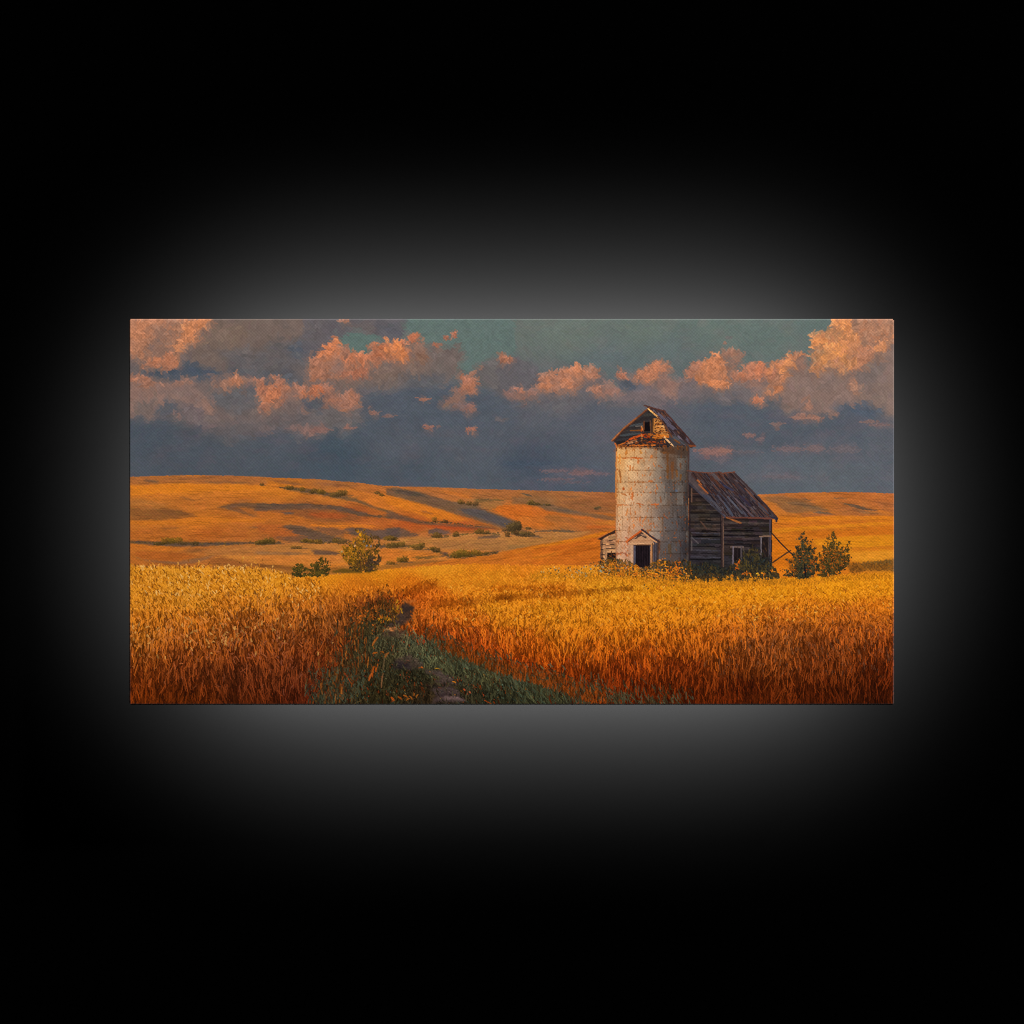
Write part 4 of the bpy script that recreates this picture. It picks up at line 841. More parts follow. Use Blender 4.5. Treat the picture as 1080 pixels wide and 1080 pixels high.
    c = np.array([(132, 66, 22), (112, 52, 18), (66, 50, 28), (58, 54, 34), (150, 84, 30), (46, 36, 20), (90, 46, 18)], float)[rng.integers(0, 7, n)] * rng.uniform(.65, 1.15, (n, 1))
    strokes(x, y, math.pi / 2 + rng.normal(.02, .2, n), rng.uniform(4, 13, n), rng.uniform(.5, 1.2, n), c, rng.normal(0, .7, n), .88, R_VERGE)
    n = 150
    x = rng.uniform(322, 385, n); y = rng.uniform(706, 744, n)
    strokes(x, y, math.pi / 2 + rng.normal(0, .4, n), rng.uniform(3, 8, n), rng.uniform(.5, 1.0, n), np.array([66, 72, 54]) * rng.uniform(.5, 1.15, (n, 1)), rng.normal(0, .8, n), .85, R_VERGE)
    n = 1250
    x = 450 + 285 * rng.beta(1, 1.5, n)
    ed = np.interp(x, [455, 490, 520, 560, 600, 640, 700], [676, 694, 706, 718, 728, 736, 742])
    y = ed + rng.normal(0, 8.5, n)
    strokes(x, y, math.pi / 2 - .3 + rng.normal(0, .3, n), rng.uniform(4, 10, n), rng.uniform(.5, 1.0, n), np.array([(70, 76, 54), (58, 62, 42), (80, 84, 62), (50, 46, 30), (66, 52, 28)], float)[rng.integers(0, 5, n)] * rng.uniform(.7, 1.1, (n, 1)), rng.normal(0, .8, n), .8, R_VERGE)
    # yellow leafed plants at the head of the path
    for u0, v0, uu, vv, n, col in ((455, 530, 22, 40, 22, (150, 104, 24)), (390, 590, 60, 34, 34, (60, 48, 22)), (400, 585, 40, 14, 20, (176, 116, 24)), (290, 605, 80, 70, 70, (70, 58, 30)), (300, 560, 80, 60, 70, (160, 80, 24)), (350, 600, 50, 40, 30, (40, 38, 26)), (556, 570, 22, 60, 50, (160, 80, 24)), (440, 560, 20, 40, 26, (84, 56, 28))):
        px, py = T(F_, [(u0, v0)])[0]; k = 210 / 1080
        x = px + rng.normal(0, uu * k * .6, n); y = py + rng.normal(0, vv * k * .6, n)
        strokes(x, y, rng.uniform(-2.4, -.6, n), rng.uniform(1.2, 3.2, n), rng.uniform(.6, 1.2, n), np.array(col) * rng.uniform(.6, 1.3, (n, 1)), 0, .9, R_VERGE)
    # red-rooted wheat fringe over the verge
    n = 620
    x = rng.uniform(440, 640, n)
    edge = np.interp(x, [440, 452, 470, 490, 520, 545, 580, 610, 640], [664, 670, 684, 690, 704, 712, 722, 733, 744])
    y = edge - rng.random(n) ** 1.4 * 16 + 3
    c = np.array([130, 52, 15]) * rng.uniform(.42, 1.2, (n, 1)) + np.array([8, 8, 0])
    o = np.argsort(y)
    strokes(x[o], y[o], math.pi / 2 + rng.normal(.05, .3, n), rng.uniform(3, 9, n), rng.uniform(.6, 1.3, n), c[o], rng.normal(0, .4, n), .85, R_FIELD)


def foliage(x0, y0, outline, n, cols, rid, lean=None, size=(1, 2.4), edge=.8, alpha=.95):
    m = full(outline, warp=edge * 1.6, kind='c', warp2=edge)
    x, y = pick(m, n)
    o = np.argsort(y); x, y = x[o], y[o]
    g = at(vnoise(5, 5, 3, 60 + rid), x, y)
    cols = np.array(cols, float)
    k = np.clip((g * .5 + .5 + rng.normal(0, .22, n)) * len(cols), 0, len(cols) - 1).astype(int)
    c = cols[k] * rng.uniform(.82, 1.18, (n, 1))
    a = np.arctan2(y - y0, x - x0) + rng.normal(0, .5, n)
    strokes(x, y, a, rng.uniform(*size, n), rng.uniform(.5, 1.1, n), c, rng.normal(0, .2, n), alpha, rid)


def branchy(base, tips, n, cols, rid, spread=.16, leaf=(1, 2.4), wd=(.5, 1.1), low=.12, sunny=(-.5, -.8)):
    """a bush built from boughs that fan out of one foot, leaves thinning towards the tips"""
    bx, by = base
    tips = np.array(tips, float); cols = np.array(cols, float)
    k = rng.integers(0, len(tips), n); t = low + (1 - low) * rng.random(n) ** .75
    dx = tips[k, 0] - bx; dy = tips[k, 1] - by; L = np.hypot(dx, dy)
    bow = np.where(dx > 0, 1, -1) * .16 * t * (1 - t) * 4 * (np.abs(dx) / L)
    x = bx + dx * (t + bow); y = by + dy * t
    sp = spread * L * (1.1 - t ** 1.4) * .6 + .5
    x = x + rng.normal(0, 1, n) * sp; y = y + rng.normal(0, 1, n) * sp * .7
    y = np.minimum(y, by + rng.uniform(-.5, 1.5, n))
    o = rng.permutation(n)
    g = ((x - bx) / 15 * sunny[0] + (y - by + L.mean() * .5) / 18 * sunny[1]) * .28 + rng.normal(0, .24, n) + .45 + at(vnoise(4, 4, 2, 80 + rid % 9), x, y) * .25
    c = cols[np.clip((g * len(cols)).astype(int), 0, len(cols) - 1)] * rng.uniform(.85, 1.15, (n, 1))
    a = np.arctan2(dy, dx) + rng.normal(0, .7, n)
    strokes(x[o], y[o], a[o], rng.uniform(*leaf, n), rng.uniform(*wd, n), c[o], rng.normal(0, .25, n), .93, rid)


def gaps(bg, rid, centre, rad, seed, size=3.4, keep=.42):
    """let the field behind show through the thin outer part of a crown"""
    r = np.hypot((XX - centre[0]) / rad[0], (YY - centre[1]) / rad[1])
    hole = (IDS == rid) & (vnoise(size, size, 2, seed) + .55 * np.clip(r - .75, -.5, .6) > keep)
    IMG[hole] = bg[hole]; IDS[hole] = np.where(YY[hole] > 0, R_HILL, R_HILL)


def plants():
    bg = IMG.copy()
    I2, K = (270, 490, 150), (800, 500, 150)
    P = (350, 550, 60)
    fill(T(P, [(200, 900), (420, 930), (700, 930), (860, 920), (860, 950), (600, 985), (300, 985), (0, 975), (0, 945)]), (84, 66, 22), .6, 'f', .5, .75, R_HILL)
    core = T(P, [(560, 960), (440, 950), (330, 860), (260, 740), (230, 600), (320, 500), (430, 400), (500, 260), (600, 240), (700, 320), (820, 420), (840, 620), (850, 720), (780, 880), (680, 950)])
    b, m = pmask(core, 2.0, 'f', .6)
    blend(b, m, (92, 64, 28), .35, None); IDS[b][m > .5] = R_TREE
    base = T(P, [(550, 960)])[0]
    tips = T(P, [(330, 880), (280, 780), (200, 690), (140, 570), (190, 450), (330, 430), (390, 370), (410, 240), (480, 160), (540, 180), (610, 150), (640, 240), (720, 220), (770, 300), (890, 310), (900, 420), (905, 520), (915, 690), (880, 800), (800, 900), (520, 240), (600, 330)])
    branchy(base, tips, 1150, [(50, 44, 28), (70, 54, 26), (92, 66, 24), (114, 78, 24), (142, 94, 24), (172, 112, 28)], R_TREE, .13, (1.1, 3.0), low=.05)
    foliage(381, 600, T(P, [(660, 930), (620, 780), (680, 660), (800, 660), (900, 660), (910, 720), (850, 830), (780, 920)]), 200, [(56, 44, 28), (68, 50, 38), (84, 58, 42), (56, 50, 26), (106, 74, 30)], R_TREE, edge=1.4)
    foliage(380, 598, T(P, [(770, 310), (880, 330), (890, 450), (820, 470), (770, 410)]), 110, [(84, 62, 36), (106, 70, 38), (74, 58, 42)], R_TREE, edge=1.2)
    foliage(380, 598, T(P, [(200, 520), (330, 470), (460, 560), (470, 740), (330, 800), (250, 700)]), 300, [(100, 72, 22), (142, 94, 22), (174, 112, 28), (60, 54, 28)], R_TREE, edge=1.4)
    gaps(bg, R_TREE, (380, 582), (21, 22), 91, 3., .64)
    for u, v, c in ((525, 240, (222, 150, 20)), (540, 265, (226, 150, 20)), (490, 200, (196, 124, 30)), (655, 465, (112, 120, 126)), (735, 470, (126, 112, 112)), (430, 465, (222, 160, 110)), (600, 380, (110, 104, 84)), (180, 575, (160, 140, 90)), (430, 400, (50, 52, 56)), (215, 655, (40, 36, 30)), (780, 610, (200, 120, 50)), (550, 340, (200, 120, 24)), (410, 390, (196, 124, 20))):
        x, y = T(P, [(u, v)])[0]
        strokes([x], y, -.8, 2.2, 1.6, c, rid=R_TREE)
    for u, v, a, l in ((540, 850, 1.5, 14), (590, 800, 1.4, 11), (480, 830, 1.9, 8), (640, 770, 1.1, 9)):
        x, y = T(P, [(u, v)])[0]
        strokes([x], y, a, l * .75, 1.3, (84, 52, 30), alpha=.8, rid=R_TREE)
    # two bushes left of the tree
    branchy(T(I2, [(325, 850)])[0], T(I2, [(270, 830), (280, 785), (310, 758), (345, 762), (372, 790), (382, 835)]), 300, [(42, 40, 22), (60, 54, 24), (80, 68, 26), (98, 78, 24)], R_B1, .24, low=.0)
    branchy(T(I2, [(470, 845)])[0], T(I2, [(375, 838), (385, 795), (420, 758), (455, 745), (490, 708), (520, 712), (548, 735), (550, 790), (535, 835)]), 520, [(44, 42, 22), (62, 55, 24), (84, 70, 26), (104, 80, 26)], R_B2, .2, low=.0)
    gaps(bg, R_B1, (316, 600), (8, 7), 92, 2.6, .85); gaps(bg, R_B2, (335, 597), (12, 10), 93, 2.6, .8)
    # evergreens right of the barn
    L = (810, 540, 100)
    for core_, rid, cc in (([(420, 360), (480, 420), (540, 520), (560, 680), (500, 750), (340, 720), (230, 740), (230, 640), (290, 520), (350, 430)], R_E1, (38, 38, 30)), ([(740, 330), (800, 420), (880, 450), (900, 540), (840, 660), (700, 730), (600, 720), (600, 560), (660, 500)], R_E2, (58, 46, 26))):
        b, m = pmask(T(L, core_), 2.2, 'f', .5)
        blend(b, m, cc, .45, None); IDS[b][m > .5] = rid
    branchy(T(L, [(430, 760)])[0], T(L, [(412, 235), (385, 270), (440, 290), (345, 380), (290, 480), (500, 330), (480, 400), (545, 390), (215, 540), (270, 580), (575, 500), (590, 600), (140, 660), (190, 720), (330, 400), (400, 330)]), 1250, [(26, 26, 25), (34, 39, 32), (46, 47, 32), (58, 58, 42), (76, 60, 30), (48, 56, 46)], R_E1, .105, (.9, 2.2), low=.02, sunny=(-.3, -.3))
    branchy(T(L, [(700, 750)])[0], T(L, [(755, 210), (775, 260), (700, 275), (660, 325), (645, 380), (740, 350), (820, 345), (860, 400), (940, 335), (950, 400), (955, 450), (930, 540), (900, 600), (590, 470), (610, 560), (560, 640), (580, 720)]), 1150, [(36, 34, 24), (50, 45, 26), (62, 55, 29), (76, 63, 29), (96, 64, 25), (54, 56, 40)], R_E2, .105, (.9, 2.2), low=.02, sunny=(-.3, -.3))
    gaps(bg, R_E1, (847, 592), (17, 22), 94, 2.8, .82); gaps(bg, R_E2, (877, 590), (19, 22), 95, 2.8, .8)
    for pts, rid, nn in (([(240, 480), (560, 420), (560, 700), (220, 700)], R_E1, 60), ([(600, 450), (920, 400), (900, 620), (600, 700)], R_E2, 70)):
        x, y = pick(full(T(L, pts)), nn)
        strokes(x, y, rng.uniform(0, 3, nn), rng.uniform(.6, 1.5, nn), rng.uniform(.5, .9, nn), np.array([170, 80, 22]) * rng.uniform(.6, 1.2, (nn, 1)), 0, .9, rid)
    x, y = T(L, [(430, 660)])[0]
    strokes([x, x + .6], [y, y + 3], 1.5, 12, 1.6, (24, 20, 26), alpha=.8, rid=R_E1)
    # strip of grass painted dark as if in shade, right margin
    hp = T(K, [(680, 690), (740, 672), (900, 668), (1040, 655), (1040, 735), (900, 738), (700, 752)])
    fill(hp, (112, 70, 28), 1.8, 'c', 1.8, .7, R_SHADED, 1, .15)
    foliage(920, 605, hp, 260, [(84, 54, 26), (104, 65, 28), (124, 76, 30), (96, 68, 34)], R_SHADED, alpha=.7)
    foliage(920, 605, T(K, [(780, 670), (900, 665), (1040, 655), (1040, 690), (880, 702)]), 60, [(102, 80, 44), (96, 74, 42), (116, 78, 36)], R_SHADED, edge=1.8, alpha=.6)
    # front fringe of ripe ears covering the foot of the shaded grass and bushes
    n = 700
    x = rng.uniform(740, 942, n); y = np.interp(x, [740, 800, 860, 880, 945], [613, 612, 611, 607, 604]) + rng.random(n) * 6
    o = np.argsort(y)
    c = np.array([218, 132, 26]) * rng.uniform(.7, 1.07, (n, 1))
    strokes(x[o], y[o], math.pi / 2 + rng.normal(0, .5, n), rng.uniform(1.5, 4.2, n), rng.uniform(.6, 1.2, n), c[o], 0, .92, R_FIELD)


def boards(o, pts, col, gap, n, rid, jit=.12, slope=0., seams=None):
    """weathered plank wall: rows between the polygon's top and bottom"""
    P = T(o, pts); m = full(P)
    b, mm = pmask(P)
    fill(P, col, rid=rid)
    ys = [p[1] for p in P]; xs = [p[0] for p in P]
    rows = np.linspace(min(ys), max(ys), n + 1)
    for r0, r1 in zip(rows[:-1], rows[1:]):
        x = min(xs)
        while x < max(xs):
            l = rng.uniform(3, 14)
            k = rng.uniform(1 - jit * 1.6, 1 + jit * 1.4)
            tint = np.array([rng.normal(0, 3), 0, rng.normal(0, 4)])
            strokes([x + l / 2], (r0 + r1) / 2 + slope * (x - min(xs)), slope, l * 1.15, (r1 - r0) * .98, np.array(col) * k + tint, rng.normal(0, .12), .9, rid, .07, .25, only=m)
            if rng.random() < .66:
                strokes([x + l / 2], r1 + rng.normal(0, .3) + slope * (x - min(xs)), slope, l * rng.uniform(.5, 1.1), rng.uniform(.3, 1.0), np.array(gap) * rng.uniform(.7, 1.9), rng.normal(0, .2), .85, rid, .05, .5, only=m)
            x += l * .9
    return m


def silo():
    J1, J2 = (640, 424, 100), (625, 515, 100)
    xl, xr = 650.0, 727.2
    body = [(xl, 469), (xr - .4, 468), (xr, 604), (xl, 602)]
    m = full(body)
    t = np.clip((XX - xl) / (xr - xl), 0, 1)
    ramp_t = [0, .03, .12, .3, .45, .55, .66, .78, .9, 1]
    ramp = np.array([(204, 136, 74), (230, 182, 116), (226, 180, 122), (208, 166, 120), (178, 146, 114), (142, 119, 98), (104, 90, 80), (84, 74, 68), (74, 66, 62), (52, 44, 42)], float)
    low = np.array([(168, 114, 82), (202, 150, 112), (196, 146, 114), (184, 140, 112), (158, 127, 107), (126, 106, 96), (96, 86, 83), (80, 74, 74), (70, 65, 67), (50, 44, 45)], float)
    f = np.clip((YY - 480) / 95, 0, 1)[..., None]
    c = np.stack([np.interp(t, ramp_t, ramp[:, i]) for i in range(3)], -1) * (1 - f) + np.stack([np.interp(t, ramp_t, low[:, i]) for i in range(3)], -1) * f
    c *= 1 + .05 * vnoise(4, 5, 3, 71)[..., None] + .035 * WARP['f'][0][..., None]
    IMG[m] = c[m]; IDS[m] = R_SILO
    seams = [482.4, 495.7, 508.4, 519.3, 532.8, 545.6, 560.0, 571.5, 584.2, 596]
    rows = [469.5] + seams
    # plates of slightly different tone, wrapped on the drum
    for i, (a, b_) in enumerate(zip(rows[:-1], rows[1:])):
        ph = np.arange(-80, 90, 18.) + (9 if i % 2 else 0) + rng.normal(0, 4, 10)[:1]
        xs = [(xl + xr) / 2 + (xr - xl) / 2 * math.sin(math.radians(p)) for p in ph]
        ed = [xl] + [q for q in xs if xl < q < xr] + [xr]
        for q0, q1 in zip(ed[:-1], ed[1:]):
            fill([(q0, a), (q1, a), (q1, b_), (q0, b_)], np.array([150, 110, 80]) if rng.random() < .5 else np.array([222, 200, 170]), alpha=rng.uniform(0, .19))
            if rng.random() < .75:
                line([(q1, a + .5), (q1, b_ - .3)], .7, at(IMG, [q1], [(a + b_) / 2])[0] * np.array([.84, .76, .68]), .3, .55)
    for y in seams:
        for x in np.arange(xl + 1, xr - 1, 2.6):
            k = at(IMG, [x], [y])[0]
            dy = .9 * (1 - ((x - (xl + xr) / 2) / ((xr - xl) / 2)) ** 2)
            if rng.random() < .7:
                strokes([x], y + dy * .6 - .3, 0, 3.2, rng.uniform(.4, 1.0), k * np.array([.66, .54, .44]) * rng.uniform(.8, 1.2), 0, .6)
    # vertical ribs in the shaded side
    for x in (701, 706.5, 712, 716, 720.5, 724.5):
        for y in np.arange(474, 600, 7):
            if rng.random() < .6:
                strokes([x + rng.normal(0, .3)], y, math.pi / 2, rng.uniform(5, 9), .8, at(IMG, [x], [y])[0] * rng.choice([.78, 1.14]), 0, .7)
    st = np.clip(vnoise(7, 11, 3, 73) - .12, 0, 1) * (.55 + .45 * np.clip((706 - XX) / 40, 0, 1))
    mb = (m * st * .40)[..., None]
    IMG[:] = IMG * (1 - mb) + (np.array([186, 108, 52]) * (1 - np.clip((XX - 690) / 30, 0, 1) * .48)[..., None]) * mb
    # rust
    n = 460
    x = xl + (xr - xl) * rng.beta(1.0, 1.15, n); y = rng.uniform(471, 597, n)
    near = np.min(np.abs(y[:, None] - np.array(seams)[None]), 1)
    keep = rng.random(n) < np.where(near < 2.5, .62, .42)
    x, y = x[keep], y[keep]; n = len(x)
    sh = np.clip((x - 688) / 40, 0, 1)
    rc = np.array([188, 98, 40]) * (1 - sh[:, None]) + np.array([92, 50, 30]) * sh[:, None]
    strokes(x, y, math.pi / 2 + rng.normal(0, .25, n), rng.uniform(.8, 3.4, n), rng.uniform(.5, 1.1, n), rc * rng.uniform(.8, 1.15, (n, 1)), 0, rng.uniform(.5, .8), None)
    for u0, v0, u1, v1, w, c in ((205, 635, 410, 628, 1.1, (196, 84, 30)), (150, 790, 158, 850, 1.6, (124, 66, 28)), (165, 860, 165, 910, 1.8, (170, 92, 36)), (230, 550, 225, 590, 2.2, (176, 96, 30)), (270, 720, 270, 765, 1.6, (186, 96, 36)), (360, 640, 360, 690, 1.2, (180, 90, 36)), (150, 600, 150, 660, 1.8, (206, 128, 50)), (190, 980, 190, 1000, 2.2, (190, 84, 26)), (640, 560, 760, 560, 5, (92, 62, 38)), (700, 590, 700, 860, 2.2, (116, 72, 36)), (755, 690, 755, 860, 2.8, (118, 70, 36)),
                              (800, 780, 805, 840, 2, (142, 86, 38)), (850, 830, 845, 880, 2, (130, 80, 36)), (660, 580, 690, 560, 3, (150, 84, 34)), (580, 960, 585, 990, 1.6, (176, 92, 40)), (270, 915, 520, 905, .9, (160, 92, 44)), (490, 895, 520, 895, 1.6, (190, 92, 36)), (860, 520, 860, 620, 1.4, (96, 60, 36)), (300, 1030, 300, 1075, 1.6, (186, 98, 40)), (620, 740, 640, 742, 1.4, (124, 68, 40)), (850, 700, 852, 750, 2, (110, 66, 40)), (390, 560, 400, 580, 2.4, (196, 120, 44))):
        (xa, ya), (xb, yb) = T(J1, [(u0, v0), (u1, v1)])
        line([(xa, ya), (xb, yb)], w, c, .3, .75, wob=.25)
    for u0, v0, u1, v1, w, c in ((460, 60, 460, 120, 1.6, (186, 92, 40)), (520, 175, 575, 190, 1.8, (196, 92, 36)), (680, 185, 745, 182, 1.4, (180, 84, 34)), (300, 190, 400, 195, 1.2, (190, 100, 44)), (430, 230, 435, 295, 1.2, (180, 98, 46)), (400, 240, 385, 300, 1.2, (196, 114, 54)), (545, 340, 548, 380, 1.4, (180, 104, 60)), (665, 400, 670, 405, 2.4, (206, 116, 70)), (300, 450, 305, 470, 1.4, (176, 96, 54)), (380, 560, 400, 570, 1.6, (170, 84, 50)), (830, 315, 860, 340, 1.4, (150, 76, 44)), (960, 380, 970, 430, 1.2, (116, 66, 44)),
                              (285, 760, 340, 740, 1.8, (166, 88, 56)), (385, 740, 395, 770, 1.4, (176, 92, 60)), (340, 60, 380, 75, 1.4, (196, 104, 46)), (780, 110, 785, 160, 1.4, (124, 72, 44)), (930, 565, 950, 560, 1.4, (140, 76, 40)), (1005, 620, 1010, 660, 1.4, (110, 60, 44)), (880, 650, 885, 730, 4, (116, 84, 50)), (760, 600, 765, 700, 2, (116, 66, 40)), (990, 800, 1000, 860, 1.4, (100, 60, 40)), (355, 0, 356, 15, 2.4, (180, 80, 30))):
        (xa, ya), (xb, yb) = T(J2, [(u0, v0), (u1, v1)])
        line([(xa, ya), (xb, yb)], w, c, .3, .75, wob=.25)
    strokes([T(J1, [(800, 1010)])[0][0]], T(J1, [(800, 1010)])[0][1], 0, 2.4, 2, (84, 92, 108))
    # speckle on the plates
    n = 5200
    x = rng.uniform(xl, xr, n); y = rng.uniform(472, 600, n)
    c = at(IMG, x, y) * rng.choice([.92, .96, 1.04, 1.07], n)[:, None]
    strokes(x, y, rng.uniform(0, 3.1, n), rng.uniform(.5, 1.6, n), rng.uniform(.4, .8, n), np.clip(c, 0, 244), 0, .8, only=m)
    # shade under the eaves, slanting to the right
    fill(T(J1, [(420, 515), (940, 505), (940, 620), (800, 600), (660, 560), (560, 530)]), (72, 54, 44), .6, 'f', .9, .75)
    fill(T(J1, [(110, 505), (420, 505), (560, 525), (110, 522)]), (150, 86, 40), .4, 'f', .5, .6)
    line(T(J1, [(940, 520), (935, 800), (935, 1080)]), 1.4, (70, 50, 46), .3, .8)
    line(T(J1, [(112, 510), (108, 800), (108, 1080)]), .9, (206, 120, 50), .3, .7)
    fill(T(J1, [(640, 515), (810, 515), (800, 870), (700, 860), (660, 640)]), (96, 60, 38), 2.2, 'c', 1.8, .42, None, 1.2)
    fill(T(J1, [(110, 505), (420, 505), (400, 600), (250, 660), (200, 800), (150, 930), (112, 930)]), (208, 124, 54), 1.6, 'c', 2, .22, None, .8)
    # ---- roof
    r = R_SROOF
    fill(T(J1, [(475, 70), (75, 435), (125, 495), (560, 500), (750, 500), (930, 500), (720, 300)]), (48, 42, 42), rid=r, grain=.15)
    mg = full(T(J1, [(475, 75), (80, 440), (125, 490), (900, 500), (600, 160)]))
    for u0, v0, u1, v1, w, c in ((330, 190, 470, 110, 3, (50, 52, 54)), (250, 270, 420, 240, 2.2, (66, 68, 70)), (180, 330, 420, 300, 1.8, (70, 60, 54)), (270, 322, 400, 318, .9, (150, 84, 36)), (150, 380, 400, 345, 2.4, (72, 76, 78)), (230, 330, 420, 345, 1.4, (56, 54, 56)), (110, 430, 260, 400, 2.6, (56, 52, 54)), (130, 470, 240, 440, 2, (40, 34, 34)), (330, 270, 420, 265, 1.3, (92, 84, 78)), (200, 400, 330, 380, 1.6, (46, 40, 40)), (420, 150, 540, 130, 3, (58, 54, 50))):
        (xa, ya), (xb, yb) = T(J1, [(u0, v0), (u1, v1)])
        strokes([(xa + xb) / 2], (ya + yb) / 2, math.atan2(yb - ya, xb - xa), math.hypot(xb - xa, yb - ya), w, c, 0, .9, r, .1, .4, only=mg)
    # sunlit boards right of the loft opening
    for v in (195, 230, 268, 300, 335, 365):
        (xa, ya), (xb, yb) = T(J1, [(552, v), (600 + (v - 180) * .62, v + 12)])
        strokes([(xa + xb) / 2], (ya + yb) / 2, math.atan2(yb - ya, xb - xa), xb - xa, 2.9, np.array([188, 118, 56]) * rng.uniform(.8, 1.15), 0, .95, r, .14, .25)
    for u, v, c in ((600, 205, (220, 160, 96)), (640, 270, (226, 170, 110)), (570, 300, (206, 120, 40)), (690, 345, (214, 110, 40)), (600, 250, (120, 62, 30)), (640, 220, (110, 60, 36)), (560, 340, (226, 130, 50)), (620, 330, (170, 90, 34))):
        x, y = T(J1, [(u, v)])[0]; strokes([x], y, .1, 4, 1.4, c, 0, .9, r)
    for u in (548, 530):
        (xa, ya), (xb, yb) = T(J1, [(u, 180), (u - 8, 350)])
        strokes([(xa + xb) / 2], (ya + yb) / 2, math.atan2(yb - ya, xb - xa), yb - ya, 1.5, (186, 118, 54) if u == 548 else (84, 54, 34), 0, .95, r, .1, .3)
    # debris of the broken eave
    for u0, v0, u1, v1, w, c in ((130, 492, 215, 462, 1.6, (196, 104, 40)), (215, 455, 300, 405, 2, (186, 84, 30)), (260, 420, 400, 370, 2.2, (190, 74, 26)), (300, 400, 350, 395, 2, (206, 84, 30)), (400, 380, 480, 362, 3, (186, 66, 20)), (430, 390, 500, 400, 2.6, (170, 60, 18)), (480, 362, 650, 385, 2.6, (200, 108, 34)), (520, 400, 660, 405, 1.6, (206, 118, 40)), (640, 370, 710, 400, 2, (214, 120, 40)), (230, 470, 350, 440, 2.2, (190, 128, 84)), (240, 460, 330, 430, 1.4, (160, 100, 62)), (260, 490, 575, 484, 1.9, (186, 98, 38)),
                              (140, 496, 330, 500, 1, (120, 66, 30)), (480, 450, 570, 455, 1.8, (176, 70, 22)), (400, 350, 402, 440, 1.9, (176, 108, 56)), (395, 270, 418, 320, 1.6, (206, 130, 70)), (405, 290, 400, 330, 1.4, (190, 84, 30)), (660, 430, 672, 490, 1.4, (170, 96, 40)), (540, 430, 640, 440, 2.6, (58, 40, 32)), (360, 450, 480, 440, 2, (64, 40, 30)), (580, 470, 690, 480, 2.4, (44, 36, 42)), (340, 415, 390, 420, 1.6, (50, 34, 28)), (510, 420, 600, 420, 1.4, (70, 40, 24)), (700, 420, 760, 450, 2.6, (84, 60, 44)), (400, 505, 720, 508, 1.4, (44, 36, 36)), (110, 500, 400, 506, .9, (110, 62, 32))):
        (xa, ya), (xb, yb) = T(J1, [(u0, v0), (u1, v1)])
        strokes([(xa + xb) / 2], (ya + yb) / 2, math.atan2(yb - ya, xb - xa), math.hypot(xb - xa, yb - ya), w * .9, c, rng.normal(0, .2), .95, r, .12, .5)
    # right slope
    fill(T(J1, [(475, 70), (440, 33), (520, 50), (660, 95), (705, 150), (800, 260), (920, 390), (1018, 497), (960, 522), (930, 500), (840, 500), (740, 395), (640, 215), (590, 165)]), (64, 48, 48), .3, 'f', 0, 1, r, 0, .12)
    fill(T(J1, [(720, 380), (780, 360), (930, 490), (760, 500), (700, 430)]), (66, 60, 62), .4, 'f', .2, 1, r)
    mr = full(T(J1, [(475, 70), (660, 95), (705, 150), (1015, 497), (930, 500), (740, 395), (590, 165)]))
    for k in range(60):
        t0 = rng.random(); s0 = rng.random()
        ua = 500 + 170 * s0 + t0 * 300; va = 80 + 40 * s0 + t0 * 340
        x, y = T(J1, [(ua, va)])[0]
        c = [(62, 46, 48), (84, 60, 54), (92, 84, 96), (48, 36, 38), (104, 66, 46), (70, 64, 76)][rng.integers(0, 6)]
        strokes([x], y, math.atan2(390, 320), rng.uniform(3, 9), rng.uniform(.7, 1.5), c, 0, .85, r, .1, .5, only=mr)
    for u0, v0, u1, v1, w, c in ((600, 130, 760, 300, 2.4, (92, 86, 100)), (700, 240, 800, 300, 1.6, (86, 78, 90)), (740, 380, 800, 420, 2.4, (88, 84, 86)), (790, 400, 900, 480, 2, (80, 80, 86)), (660, 95, 1010, 490, 1.2, (76, 46, 42)), (440, 36, 660, 96, 1.2, (96, 58, 48)), (780, 430, 830, 460, 2, (110, 66, 36)), (910, 480, 960, 500, 2, (160, 80, 30)), (960, 490, 1012, 498, 1.4, (130, 66, 36)), (690, 170, 900, 400, 1.2, (50, 36, 36)), (850, 430, 930, 490, 1.6, (66, 62, 64))):
        (xa, ya), (xb, yb) = T(J1, [(u0, v0), (u1, v1)])
        line([(xa, ya), (xb, yb)], w, c, .25, .9, rid=r)
    line(T(J1, [(478, 68), (330, 190), (180, 315), (72, 432)]), 1.9, (118, 68, 42), .35, 1, rid=r)
    line(T(J1, [(478, 82), (330, 205), (190, 325), (90, 432)]), .9, (70, 42, 34), .25, .9, rid=r)
    line(T(J1, [(330, 185), (200, 290), (70, 425)]), .7, (172, 102, 56), .4, .8, rid=r)
    line(T(J1, [(485, 78), (540, 125), (592, 168)]), 1.6, (222, 158, 92), .15, 1, rid=r)
    line(T(J1, [(592, 168), (680, 280), (740, 380)]), 1.4, (104, 62, 40), .3, .9, rid=r)
    line(T(J1, [(668, 402), (715, 450), (755, 494)]), 1.7, (228, 176, 124), .1, 1, rid=r)
    n = 90
    x, y = pick(full(T(J1, [(130, 490), (240, 430), (400, 355), (560, 340), (700, 370), (760, 500), (560, 505)])), n)
    strokes(x, y, rng.normal(.1, .45, n), rng.uniform(1.2, 4, n), rng.uniform(.4, 1.0, n), np.array([(40, 30, 30), (72, 42, 28), (120, 58, 26), (156, 74, 26), (58, 46, 44)], float)[rng.integers(0, 5, n)], rng.normal(0, .3, n), .9, r)
    n = 46
    x, y = pick(full(T(J1, [(545, 185), (600, 185), (720, 370), (545, 360)])), n)
    strokes(x, y, rng.normal(.1, .3, n), rng.uniform(1.2, 3.4, n), rng.uniform(.4, .9, n), np.array([(84, 48, 26), (120, 70, 34), (206, 140, 78), (60, 38, 28)], float)[rng.integers(0, 4, n)], 0, .9, r)
